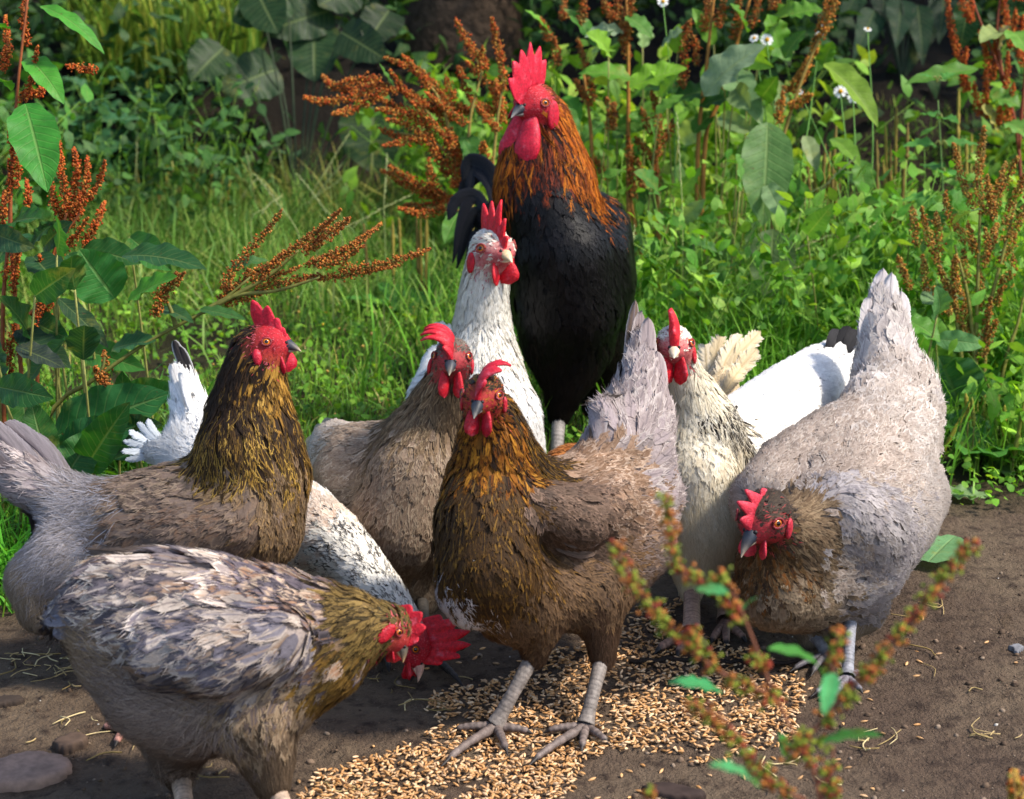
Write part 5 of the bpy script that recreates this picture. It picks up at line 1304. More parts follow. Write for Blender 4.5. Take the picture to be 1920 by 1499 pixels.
def leg_part(o, top, foot, r0, r1, toes, colr, back=None, tl=1.0):
    """scaly shank with four toes; foot on the ground"""
    A = Acc(); c = hexc(colr); dk = c * 0.38
    top = np.asarray(top, float); foot = np.asarray(foot, float)
    n = 60; t = np.linspace(0, 1, n)
    ank = foot + np.array([0, 0, r1 * 1.15])
    pth = spline([top, (top + ank) / 2 + nrm(np.cross(ank - top, R_)) * 0.004, ank], n)
    ring = (t * 15.0 + .12 * np.sin(t * 40)) % 1.0
    rad = np.interp(t, [0, .15, .5, .85, 1], [r0 * 1.1, r0 * .95, r1, r1 * 1.05, r1 * 1.35]) * (0.98 + 0.035 * ring)
    colv = c[None] * (0.62 + 0.38 * np.clip(ring * 3, 0, 1))[:, None] * (0.8 + .4 * vnoise(np.stack([t * 9, 0 * t, 0 * t + top[0] * 50], -1)))[:, None]
    V, Q = tube(pth, rad, 10)
    cc = np.vstack([np.repeat(colv, 10, 0), c[None] * .7, c[None] * .7])
    good = Q[:, 2] != Q[:, 3]
    A.add(V, Q[good], 0, col=cc)
    for (tip, kind) in toes:
        tip = np.asarray(tip, float)
        d = tip - foot; ln = np.linalg.norm(d)
        m = 22; tt = np.linspace(0, 1, m)
        arch = np.sin(tt * np.pi) * 0.012 * min(1.0, ln / 0.08)
        rr = r1 * np.interp(tt, [0, .2, .8, .86, 1], [.9, .7, .48, .34, .06])
        pp = foot + d * tt[:, None]; pp[:, 2] = np.maximum(rr * 0.85 + arch * 0.35, 0.001) + foot[2]
        rg = (tt * ln / 0.0075) % 1.0
        rr2 = rr * (0.92 + 0.14 * rg)
        V, Q = tube(pp, rr2, 8)
        col = np.where((tt > .83)[:, None], hexc('#2a2422')[None], c[None] * (0.5 + 0.4 * rg)[:, None] * np.array([1.0, .9, .9]))
        cc = np.vstack([np.repeat(col, 8, 0), c[None] * .5, c[None] * .2])
        A.add(V, Q[Q[:, 2] != Q[:, 3]], 0, col=cc)
    return link('leg', A.mesh('leg', [M_LEG]), o)

def make_bird(name, label, category, d0, foot_px, head, chains, bias=(0, 0, -0.35), gloss=(), k=0.026, vox=0.0085, dens=1.0, group='chickens gathered at the spilled grain', sizescale=1.0):
    o = root(name, G(*foot_px), label, category, group)
    B = Body(k)
    pxm = lambda r, d: r * d / FPX
    c = P(head['p'][0], head['p'][1], d0 + head['p'][2]); hr = pxm(head['hr'], d0 + head['p'][2])
    f = D3(*head['f']); up = D3(*head['up']) if 'up' in head else np.array([0, 0, 1.0])
    u = nrm(up - (up @ f) * f); s = np.cross(f, u)
    H = dict(head); H.update(c=c, r=hr, f=f, u=u, s=s)
    hs = lambda a, b_, c_=0: c + hr * (a * f + b_ * u + c_ * s)
    cr, fa = head['crown'], head.get('face', 'face')
    B.chain([(hs(1.00, -.18), .38 * hr, fa), (hs(.66, -.08), .58 * hr, fa), (hs(.22, .14), .84 * hr, fa if head.get('fullface') else cr), (hs(-.25, .08), .95 * hr, cr)])
    B.chain([(hs(.55, -.45), .40 * hr, fa), (hs(.10, -.46), .62 * hr, fa), (hs(-.45, -.55), .8 * hr, head.get('nape', cr))])
    for sg in (-1, 1):
        B.chain([(hs(.50, -.06, sg * .40), .42 * hr, fa), (hs(.14, -.22, sg * .50), .45 * hr, fa), (hs(-.05, -.45, sg * .45), .44 * hr, fa)])
    B.nh = len(B.ch); B.kh = 0.28 * hr
    for ch in chains:
        B.chain([(P(x, y, d0 + dd), pxm(r, d0 + dd), st) for (x, y, dd, r, st) in ch])
    V, Q = B.mesh(vox)
    names, nw, _ = B.weights(V)
    sk = sum(w[:, None] * STY[n]['skin'][None] for n, w in zip(names, nw)) / nw.sum(0)[:, None]
    Vs = V - B.fast(V)[1] * np.where(sum(w for n, w in zip(names, nw) if 'face' in n) > .5, 0.0, 0.0030)[:, None]
    body = link('body', mesh_np('body', Vs, Q, [M_BODY], {'col': sk}), o)
    bare = set()
    out = feather_coat(B, V, Q, bare, bias=bias, gloss=gloss, dens=dens, sizescale=sizescale)
    for key, z in out.items():
        me = mesh_np('plumage', np.concatenate(z[0]), [np.concatenate(z[1]), np.concatenate(z[8])], [M_GLOSS if key == 'g' else M_FEATHER],
                     {'fuv': np.concatenate(z[2]), 'ca': np.concatenate(z[3]), 'cb': np.concatenate(z[4]), 'cs': np.concatenate(z[5]), 'bn': np.concatenate(z[7])})
        link('plumage', me, o, kind='stuff')
    head_parts(B, o, H)
    return o, B
S('face', .55, .13, ['#b02838', '#c84a50', '#8a1c28', '#d0707a'], shape='down', lift=.2, cov=1.6, yaw=.5, skin='#b3202f')
S('pale_face', .7, .16, ['#d8a49c', '#c8565a', '#e8d8cc', '#b83a44'], shape='down', lift=.2, cov=2.2, yaw=.5, skin='#bd3a42')
S('gold_face', .6, .16, ['#b5762a', '#a8323a', '#9a2c34', '#8f5a20'], shape='down', lift=.2, cov=2.2, yaw=.5, skin='#b02c34')
S('brown_face', .55, .14, ['#a8323a', '#8a4a40', '#b84a4c', '#6a4038'], shape='down', lift=.2, cov=2.0, yaw=.5, skin='#b02c38')
# ------------------------------------------------------------------ tracts of the flock
S('f4_crown', 1.2, .55, ['#5a4326', '#7d5a22', '#2c2a2a'], '#2a231e', shape='hackle', lift=.06)
S('f4_hackle', 2.95, 0.60, ['#2b2013', '#3a2a18', '#201812'], ['#8a6526', '#5c3f1a', '#a57a2c'], shape='hackle', lift=.10)
S('f4_throat', 2.13, 0.72, ['#a0621c', '#7a430f', '#2a1c12', '#c08428'], ['#3a2412', '#8f5a1c'], shape='hackle', lift=.12)
S('f4_breast', 2.79, 1.20, ['#3f2d1a', '#4b3620', '#35261a'], ['#4a3520', '#5a4022'], ['#9a722f', '#876227', '#6a4a20'], lift=.12)
S('f4_body', 2.65, 1.25, ['#5e4a3c', '#54443a', '#665244'], ['#8a7060', '#745e50'], lift=.14)
S('f4_back', 2.92, 1.25, ['#8a6c55', '#987a64', '#7c604c'], ['#bfa692', '#a68a74'], lift=.18)
S('f4_fluff', 3.8, 0.11, ['#8d7a74', '#7c6a62', '#a2938f', '#6f5c50'], shape='down', lift=0.24, cov=20, yaw=.35, cj=.08)
S('f4_belly', 2.51, 1.00, ['#54402f', '#614b38', '#4a3828'], ['#765c44'], ['#8a6a48', '#54402f'], lift=.14)
S('f4_thigh', 2.6, 0.11, ['#5a4230', '#6b5140', '#4a3626'], shape='down', lift=0.13, cov=20, cj=.08)

S('g3_crown', 1.2, .5, ['#6d6158', '#4a403a', '#8a7c70'], shape='hackle', lift=.06)
S('g3_hackle', 2.62, 0.64, ['#6a5642', '#7c664e', '#58483a'], ['#a58f70', '#8a745a'], shape='hackle', lift=.10)
S('g3_breast', 2.51, 1.29, ['#85705e', '#7a6656', '#8c7866'], ['#a8957f', '#9a8671'], lift=.11)
S('g3_wing', 2.51, 1.43, ['#9a8470', '#8f7966', '#a48f7b'], ['#c0ae9a', '#ac9884'], lift=.12)
S('g3_back', 2.66, 1.22, ['#baa898', '#c6b6a8', '#ad9a8a'], ['#d4c8bc'], lift=.14)

S('b8_crown', 1.3, .5, ['#3a2b20', '#2a1f18', '#8a6a34'], shape='hackle', lift=.06)
S('b8_nape', 3.28, 0.64, ['#241a13', '#2c2018', '#1c140f'], ['#34261b', '#2a1e16', '#4a3522'], shape='hackle', lift=.08)
S('b8_throat', 2.13, 0.56, ['#b58a3c', '#8a6426', '#4a3318', '#c79c4c'], ['#3a2816', '#a87a30'], shape='hackle', lift=.09)
S('b8_hackle', 3.44, 0.68, ['#2c2017', '#35271b', '#241a13'], ['#3a2a1c', '#5c431f', '#2e2118', '#86682f'], shape='hackle', lift=.10)
S('b8_cape', 3.28, 0.72, ['#3a2a19', '#463320', '#2c2016'], ['#c09a4a', '#8a6a30', '#5a4424', '#a37d38'], shape='hackle', lift=.13)
S('b8_breast', 2.37, 1.02, ['#66523f', '#5b4939', '#6e5946'], ['#927a5c', '#7c6650'], ['#a8875a', '#8f7250'], lift=.11)
S('b8_mantle', 2.79, 1.22, ['#79665a', '#6e5c50', '#836f62'], ['#a08a74', '#8c7764'], lift=.13)
S('b8_wing', 3.20, 1.41, ['#6a5a50', '#5f5047', '#75645a', '#7a5f4c'], ['#84705f', '#6a584c'], lift=.10)
S('b8_fluff', 3.8, 0.11, ['#a8a2a8', '#97908f', '#b8b4ba', '#8f8278'], shape='down', lift=0.28, cov=20, yaw=.45, cj=.08)
S('b8_fluff2', 3.8, 0.11, ['#9a8a78', '#a8998a', '#87765f'], shape='down', lift=0.24, cov=20, yaw=.4, cj=.08)

S('p9_crown', 1.2, .5, ['#4f4426', '#6e5d30', '#35301f'], shape='hackle', lift=.08)
S('p9_neck', 1.95, 0.54, ['#5c4c2c', '#7a6538', '#40361f', '#8a7444'], ['#3a301e', '#907a48'], shape='hackle', lift=.12)
S('p9_throat', 1.95, 0.54, ['#8a6c34', '#9c7c40', '#6e5630'], shape='hackle', lift=.12)
S('p9_mantle', 2.65, 1.35, ['#8f7464', '#5a5560', '#b08c72', '#6e6670', '#46424a', '#c4ae9a'], ['#4a464e', '#b8a898', '#7a727a'], lift=.2, cj=.28)
S('p9_back', 4.2, 2.0, ['#b0a296', '#807a82', '#d4c8be', '#5e5a64', '#a88f7c', '#948a88'], ['#d8cec4', '#7a747c', '#5c5860'], lift=.22, cj=.28)
S('p9_wing', 4.0, 1.8, ['#7c7a86', '#a59c96', '#6a6874', '#a08c7c', '#c0b6ae'], ['#b8aea6', '#5e5c68'], lift=.2, cj=.28)
S('p9_breast', 2.38, 0.98, ['#8f7a60', '#7c6a58', '#a08c74', '#6e6260'], ['#a8967e'], lift=.18, cj=.18)
S('p9_fluff', 3.8, 0.11, ['#8f8078', '#a39488', '#7a6e6a', '#b0a298'], shape='down', lift=0.32, cov=20, yaw=.5, cj=.08)
S('p9_fluff2', 3.8, 0.11, ['#a08c74', '#8c7860', '#b4a28a'], shape='down', lift=0.36, cov=20, yaw=.5, cj=.08)
S('p9_thigh', 2.6, 0.11, ['#6a5a4a', '#5a4c3e', '#7a6a58'], shape='down', lift=0.16, cov=20, cj=.08)

S('l7_crown', 1.2, .5, ['#3d342e', '#4a4038', '#5a4c40'], shape='hackle', lift=.07)
S('l7_neck', 2.09, 0.54, ['#7c6850', '#6c5843', '#927c62'], ['#a08c70', '#84705a', '#6a5642'], shape='hackle', lift=.12)
S('l7_throat', 1.81, 0.75, ['#5c4730', '#6e5434', '#7c4c20', '#43342a'], ['#84694a', '#5a462f'], lift=.12)
S('l7_breast', 2.12, 1.16, ['#786854', '#6c5c4a', '#826f5c'], ['#a08e76', '#8c7a64'], lift=.10)
S('l7_mantle', 2.38, 1.04, ['#a8998e', '#9c8d82', '#b0a297'], ['#cfc4ba', '#bcaea4'], lift=0.26, yaw=.25)
S('l7_wing', 2.78, 1.22, ['#aaa4a6', '#a09a9c', '#b2acad', '#9a928e'], ['#bcb6b6', '#989296'], lift=0.22)
S('l7_back', 2.65, 1.22, ['#b4a89f', '#aa9d94', '#c0b5ad'], ['#dad2cc', '#c8bdb4'], lift=0.32, yaw=.28)
S('l7_fluff', 3.8, 0.11, ['#c0b6b0', '#b0a49c', '#cfc8c4'], shape='down', lift=0.24, cov=20, yaw=.4, cj=.08)
S('l7_thigh', 2.6, 0.11, ['#a0907c', '#b4a690', '#8a7a68'], shape='down', lift=0.20, cov=20, yaw=.3, cj=.08)

S('w_crown', 1.2, .5, ['#e8dfcf', '#ddd2be', '#efe8dc'], shape='hackle', lift=0.033)
S('w_neck', 2.46, 0.72, ['#e9e3d6', '#ded6c6', '#f0ebe0'], shape='hackle', lift=0.050, cj=.05)
S('w_fleck', 2.46, 0.64, ['#ece6da', '#efeade', '#e9e3d6'], ['#ece6da', '#ece6da', '#ece6da', '#ece6da', '#ece6da', '#ece6da', '#ece6da', '#ece6da', '#ece6da', '#6a6054'], ['#e6dfd0', '#e9e3d6', '#4a423a', '#e6dfd0', '#7a6e60'], shape='hackle', lift=0.055, cj=.05)
S('w_body', 2.65, 1.34, ['#eeecea', '#e8e6e4', '#f3f1ee'], lift=0.061, cj=.04)
S('w_cream', 2.37, 1.02, ['#e6dcc6', '#ddd0b6', '#ece4d2'], lift=0.066, cj=.05)
S('w5_hackle', 2.62, 0.64, ['#e4dac4', '#dccfb4', '#ece3d0'], ['#e4dac4', '#ddd0b6'], ['#e4dac4', '#5a4c3c', '#e0d5bd', '#e4dac4'], shape='hackle', lift=0.055, cj=.05)
S('w5_lace', 2.79, 0.64, ['#2c2622', '#3a322c', '#241f1c'], ['#e0d6c2', '#d4c8b0', '#ece4d4'], shape='hackle', lift=0.066, cj=.08)
S('w_fluff', 3.8, 0.11, ['#f0eeec', '#e6e4e2'], shape='down', lift=0.24, cov=20, yaw=.4, cj=.04)
S('w_belly', 3.8, 0.18, ['#ddd0b4', '#d0c2a4', '#e6dcc6'], shape='down', lift=0.16, cov=20, yaw=.3, cj=.06)
S('cream', 3.8, 0.18, ['#e2cfae', '#d6bf98', '#ecdcc0'], shape='down', lift=0.20, cov=20, yaw=.3, cj=.06)
S('spot10', 2.30, 0.80, ['#e9e3d8', '#e2dccf', '#e9e3d8'], ['#e9e3d8', '#e2dccf', '#3c3630', '#e9e3d8'], ['#e9e3d8', '#3a3432', '#e9e3d8', '#2e2a28'], lift=0.055, cj=.05)
S('tan10', 2.62, 1.28, ['#c4ac98', '#cfb9a6', '#b89e8a'], ['#d8c8b8'], lift=0.055)
S('rust', 2.95, 1.20, ['#9a5a28', '#84481c', '#b06c34'], ['#b87a44'], lift=.14)

S('r_crown', 1.4, .5, ['#8a4a14', '#6e3610', '#2a1a12'], shape='hackle', lift=.06)
S('r_gold', 5.2, 0.64, ['#a85c14', '#8a4810', '#bd7220', '#6a3410'], ['#c07c26', '#94520f', '#3a1e0c'], ['#2a160a', '#8a4810', '#a85c14'], shape='hackle', lift=.07, cov=5)
S('r_dark', 3.77, 0.72, ['#2a140c', '#120c0b', '#6a2c0e', '#1a0e0a', '#4a1c0c'], ['#3a1a0c', '#120d0c', '#7a3410'], shape='hackle', lift=.08, cov=5)
S('r_black', 3.10, 1.36, ['#0c0c0e', '#111114', '#09090a'], ['#16161a', '#0c0c0e'], lift=.13, cj=.2)
S('r_fluff', 3.8, 0.11, ['#15110e', '#1f1812', '#0d0b0a'], shape='down', lift=0.20, cov=20, yaw=.35, cj=.08)

S('f4_tail', 4.6, 1.7, ['#a8999a', '#9c8d8c', '#b3a6a4', '#948683'], ['#c0b4b0', '#a89a98'], ['#84787a', '#a8999a'], lift=.2, yaw=.2, cov=5)
S('l7_tail', 5.0, 1.9, ['#c4bcb8', '#b8afab', '#cdc6c2'], ['#dcd6d0', '#c8c0bc'], ['#a89f9e', '#c4bcb8'], lift=.24, yaw=.24, cov=5)
S('b8_tail', 5.6, 1.8, ['#978b8c', '#8a7d7e', '#a39896', '#807270'], ['#b0a4a0', '#948886'], ['#75696a', '#978b8c'], lift=.2, yaw=.15, cov=5)
S('f4w_fluff', 1.6, 0.11, ['#d8d2d4', '#c8c2c6', '#e4e0e0'], shape='down', lift=.3, cov=20, yaw=.5, cj=.05)
S('p9_tail', 4.8, 1.8, ['#7c7a84', '#716f7a', '#88848a'], ['#9c969a', '#7c7a84'], ['#625f6a', '#7c7a84'], lift=.2, yaw=.15, cov=5)
S('w10_tail', 3.6, 1.4, ['#edebe9', '#e6e4e2'], lift=.25, yaw=.2, cj=.04)

# ------------------------------------------------------------------ the flock
def toes_px(*pp):
    return [(G(x, y), 0) for x, y in pp]

# hen in front, gold-pencilled, looking at the lens
o, B = make_bird('hen', 'brown hen with gold-laced breast facing the camera in front of the others', 'hen', 2.30, (1000, 1390),
    dict(p=(906, 742, -.06), hr=40, f=(-.22, -.30, .93), crown='f4_crown', nape='f4_crown', face='gold_face', comb=dict(n=4, h=1.8, flop=-2.2, lean=.35, web=.55, th=.18), wattle=1.35, ww=.33,
         beakc='#242a36', beakt='#8f8a80', red='#c41f33'),
    [[(908, 770, -.035, 40, 'f4_throat'), (916, 830, -.02, 62, 'f4_throat'), (916, 900, -.01, 82, 'f4_throat'), (906, 980, -.03, 94, 'f4_breast'), (912, 1055, -.04, 100, 'f4_breast'), (960, 1120, 0, 88, 'f4_belly')],
     [(935, 770, -.01, 34, 'f4_hackle'), (950, 840, .02, 56, 'f4_hackle'), (975, 910, .05, 72, 'f4_hackle'), (1020, 960, .08, 90, 'f4_back')],
     [(985, 980, .05, 96, 'f4_body'), (1060, 1005, .10, 116, 'f4_body'), (1140, 985, .17, 112, 'f4_back'), (1195, 935, .2, 84, 'f4_tail')],
     [(1000, 948, .08, 72, 'f4_back'), (1090, 930, .12, 78, 'f4_back'), (1160, 880, .2, 82, 'f4_tail'), (1195, 790, .25, 70, 'f4_tail')],
     [(1030, 1090, .06, 95, 'f4_belly'), (1110, 1080, .1, 92, 'f4_belly'), (1190, 1020, .17, 70, 'f4_fluff')],
     [(1020, 950, -.03, 48, 'f4_body'), (1085, 970, .0, 58, 'f4_body'), (1150, 940, .07, 42, 'f4_back')],
     [(858, 1120, -.055, 34, 'f4w_fluff'), (872, 1150, -.05, 26, 'f4w_fluff')],
     [(1180, 850, .19, 74, 'f4_tail'), (1196, 770, .22, 56, 'f4_tail'), (1198, 700, .24, 38, 'f4_tail'), (1200, 640, .26, 18, 'f4_tail')],
     [(1150, 830, .15, 40, 'f4_tail'), (1135, 770, .16, 26, 'f4_tail')],
     [(1010, 1120, .03, 68, 'f4_belly'), (1010, 1180, .02, 38, 'f4_thigh'), (1002, 1232, .015, 24, 'f4_thigh')],
     [(1115, 1120, .06, 66, 'f4_belly'), (1128, 1182, .05, 36, 'f4_thigh'), (1130, 1236, .045, 24, 'f4_thigh')]])
H4 = o
leg_part(o, P(1003, 1225, 2.315), G(930, 1372), .0100, .0085, toes_px((826, 1440), (846, 1372), (952, 1418), (1000, 1378)), '#857b74')
leg_part(o, P(1130, 1230, 2.345), G(1098, 1372), .0100, .0085, toes_px((988, 1440), (1018, 1376), (1090, 1412), (1142, 1398)), '#857b74')
def fan(o, d0, name, items, ca, cb=None, cs=None, mat=None, prof='round', fray=.05, face=None):
    for it in items:
        pts, w = it[0], it[1]
        col = it[2] if len(it) > 2 else (ca[RS.randint(len(ca))] if isinstance(ca, list) else ca)
        path = [P(x, y, d0 + dd) for x, y, dd in pts]
        big_feather(name, o, path, .86 * w * (d0 + pts[0][2]) / FPX, col, cb, cs, mat=mat, prof=prof, fray=fray, face=face)
lav = ['#a8999a', '#9c8d8c', '#b3a6a4', '#948683']
fan(o, 2.53, 'tail_feather', [
    ([(1192, 790, .03), (1182, 680, .05), (1191, 566, .06)], 34, '#6e5c50'), ([(1200, 790, .0), (1196, 690, .02), (1204, 586, .04)], 44, '#8a7c7a'), ([(1212, 790, -.02), (1214, 690, .0), (1216, 598, .02)], 46),
    ([(1216, 790, -.02), (1222, 700, .0), (1220, 618, .02)], 42), ([(1226, 800, -.02), (1238, 725, -.01), (1232, 660, .01)], 40)], lav, '#c0b4b0', '#84787a')
fan(o, 2.28, 'wing_feather', [([(1030, 985, 0), (1100, 1000, .01), (1165, 968, .07)], 26), ([(1025, 1005, 0), (1095, 1022, .01), (1155, 995, .07)], 26), ([(1020, 1020, .01), (1090, 1040, .02), (1140, 1022, .07)], 24)], ['#5a4a40', '#50423a', '#64544a'], '#74625a', '#453830')

# hen behind its shoulder
o, B = make_bird('hen', 'greyish tan hen with a red comb flopped sideways, behind the gold-laced hen', 'hen', 2.68, (740, 1215),
    dict(p=(848, 672, -.05), hr=37, f=(-.05, -.2, .97), crown='g3_crown', face='brown_face', comb=dict(n=6, h=2.05, flop=2.6, lean=.1, web=.5, th=.17), wattle=1.5, ww=.26, beakc='#363a44', beakt='#9a8a70', red='#d01f30'),
    [[(842, 700, -.03, 38, 'g3_hackle'), (822, 765, .0, 58, 'g3_hackle'), (795, 825, .01, 76, 'g3_hackle'), (778, 900, -.01, 95, 'g3_breast'), (762, 985, -.02, 95, 'g3_breast'), (752, 1045, .02, 72, 'g3_breast')],
     [(770, 860, .05, 80, 'g3_wing'), (690, 890, .08, 100, 'g3_wing'), (655, 875, .14, 82, 'g3_back'), (630, 840, .22, 52, 'g3_back')],
     [(720, 985, .0, 75, 'g3_breast'), (700, 980, .08, 90, 'g3_wing'), (660, 930, .12, 80, 'g3_wing')],
     [(720, 1050, .04, 62, 'g3_breast'), (730, 1120, .03, 36, 'g3_breast')], [(790, 1050, .02, 58, 'g3_breast'), (790, 1120, .01, 36, 'g3_breast')]])
leg_part(o, P(730, 1120, 2.71), G(722, 1222), .010, .008, toes_px((670, 1262), (730, 1262), (650, 1225), (760, 1215)), '#4a4540')
leg_part(o, P(790, 1120, 2.69), G(800, 1232), .010, .008, toes_px((770, 1280), (840, 1265), (868, 1288), (815, 1212)), '#4a4540')
fan(o, 2.88, 'tail_feather', [([(650, 850, 0), (610, 815, .05), (585, 812, .1)], 46), ([(650, 845, .02), (620, 805, .07), (600, 800, .12)], 46), ([(650, 850, .0), (605, 830, .04), (575, 840, .08)], 46)], ['#c8baac', '#d4c8bc'], '#e2d8d0')

# dark-hackled hen on the left in profile
o, B = make_bird('hen', 'brown hen standing in profile with a dark gold-fringed neck cape and upright head', 'hen', 2.44, (330, 1330),
    dict(p=(503, 645, 0), hr=38, f=(.93, .04, .36), crown='b8_crown', nape='b8_throat', fullface=1, comb=dict(n=4, h=1.1, flop=.2, lean=.1, web=.6, base=((1.05, .35), (.75, 1.1), (-.5, .9)), env=[.15, .2, .3, .7, 1.2, .9], th=.16), wattle=1.15, ww=.45,
         beakc='#343842', beakt='#cbb394', beak=.85, red='#d4203a', eye=(.34, .2)),
    [[(472, 655, .0, 40, 'b8_nape'), (458, 715, .0, 50, 'b8_nape'), (450, 780, .0, 68, 'b8_hackle'), (456, 845, -.005, 90, 'b8_cape'), (478, 915, 0, 98, 'b8_breast'), (475, 985, 0, 96, 'b8_breast'), (430, 1050, .02, 85, 'b8_breast')],
     [(505, 680, 0, 30, 'b8_throat'), (500, 740, 0, 44, 'b8_throat'), (500, 810, 0, 62, 'b8_hackle'), (505, 880, 0, 70, 'b8_cape')],
     [(440, 940, 0, 90, 'b8_mantle'), (350, 960, .0, 98, 'b8_mantle'), (250, 975, .0, 88, 'b8_mantle'), (165, 960, 0, 62, 'b8_fluff'), (100, 930, 0, 52, 'b8_tail'), (30, 880, 0, 46, 'b8_tail'), (-40, 830, 0, 30, 'b8_tail')],
     [(440, 985, -.055, 62, 'b8_wing'), (350, 1005, -.06, 66, 'b8_wing'), (250, 1015, -.05, 50, 'b8_wing')],
     [(350, 1060, .0, 90, 'b8_wing'), (240, 1060, 0, 85, 'b8_wing'), (130, 1040, -.02, 70, 'b8_fluff'), (70, 1090, -.02, 58, 'b8_fluff2'), (80, 1140, -.02, 45, 'b8_fluff2')],
     [(380, 1110, -.02, 70, 'b8_fluff2'), (360, 1190, -.02, 38, 'b8_fluff2')], [(300, 1110, .06, 65, 'b8_fluff2'), (290, 1190, .06, 38, 'b8_fluff2')]])
leg_part(o, P(360, 1190, 2.42), G(330, 1345), .0105, .009, toes_px((400, 1372), (420, 1335), (360, 1395), (285, 1340)), '#b08a7c')
leg_part(o, P(290, 1190, 2.50), G(240, 1372), .0105, .009, toes_px((300, 1400), (320, 1372), (215, 1402), (190, 1368)), '#b98a7c')
fan(o, 2.44, 'tail_feather', [([(130, 960, 0), (60, 880, -.02), (-30, 790, -.02)], 66), ([(120, 970, 0), (40, 910, -.03), (-60, 830, -.03)], 66), 
    ([(140, 950, .0), (85, 860, -.01), (10, 795, .0)], 60), ([(150, 945, .02), (110, 880, .02), (60, 820, .02)], 52)], ['#978b8c', '#8a7d7e', '#a39896', '#807270'], '#aaa0a2', '#6e6266')
fan(o, 2.36, 'wing_feather', [([(430, 1000, 0), (300, 1035, -.02), (150, 1030, .02)], 44), ([(430, 1020, 0), (300, 1060, -.02), (160, 1060, .02)], 44), ([(440, 980, 0), (310, 1005, -.02), (170, 1000, .03)], 44), ([(430, 960, 0), (320, 980, -.01), (200, 975, .04)], 42)], ['#6c5c52', '#5f5048', '#786860'], '#8a7868', '#4a3e36')

# pecking hen in front, lower left
o, B = make_bird('hen', 'mottled grey and tan hen bent down pecking, nearest on the left', 'hen', 2.08, (420, 1530),
    dict(p=(738, 1178, .02), hr=38, f=(.50, -.80, .25), up=(.85, .45, .1), crown='p9_crown', nape='p9_crown', comb=dict(n=4, h=.85, flop=.3, web=.6), wattle=1.0, ww=.5, lobe=.62, beakc='#5a5248', beakt='#c9a070', beak=.8, red='#c01a2c', peck=1, eye=(.3, .1)),
    [[(705, 1172, .01, 46, 'p9_neck'), (650, 1172, .0, 72, 'p9_neck'), (585, 1180, 0, 98, 'p9_mantle'), (500, 1178, 0, 118, 'p9_mantle'), (400, 1172, 0, 135, 'p9_back'), (300, 1150, 0, 122, 'p9_back'), (215, 1125, 0, 86, 'p9_back'), (165, 1140, 0, 58, 'p9_tail'), (120, 1156, 0, 34, 'p9_tail')],
     [(670, 1215, .01, 45, 'p9_throat'), (610, 1240, 0, 78, 'p9_throat'), (540, 1270, 0, 95, 'p9_breast'), (460, 1295, 0, 105, 'p9_breast'), (370, 1310, 0, 110, 'p9_fluff'), (290, 1290, 0, 98, 'p9_fluff'), (220, 1225, .0, 75, 'p9_fluff2')],
     [(520, 1200, -.075, 60, 'p9_wing'), (420, 1225, -.085, 75, 'p9_wing'), (310, 1225, -.075, 60, 'p9_wing')],
     [(480, 1350, -.03, 78, 'p9_breast'), (500, 1420, -.03, 54, 'p9_thigh'), (510, 1470, -.03, 34, 'p9_thigh')],
     [(330, 1360, .04, 78, 'p9_fluff'), (330, 1420, .04, 48, 'p9_thigh'), (338, 1462, .04, 26, 'p9_thigh')]], sizescale=1.1)
leg_part(o, P(338, 1455, 2.12), G(352, 1560), .012, .010, toes_px((420, 1600), (400, 1560), (330, 1610), (300, 1555)), '#b49a84')
leg_part(o, P(512, 1470, 2.05), G(560, 1590), .012, .010, toes_px((640, 1630), (640, 1585), (560, 1650), (510, 1580)), '#b49a84')
fan(o, 2.02, 'tail_feather', [([(200, 1140, .04), (150, 1150, .03), (84, 1162, .04)], 46), ([(200, 1160, .04), (150, 1170, .03), (100, 1192, .04)], 46)], ['#75737c', '#6c6a76', '#817d84'], '#928c90', '#5c5a66')
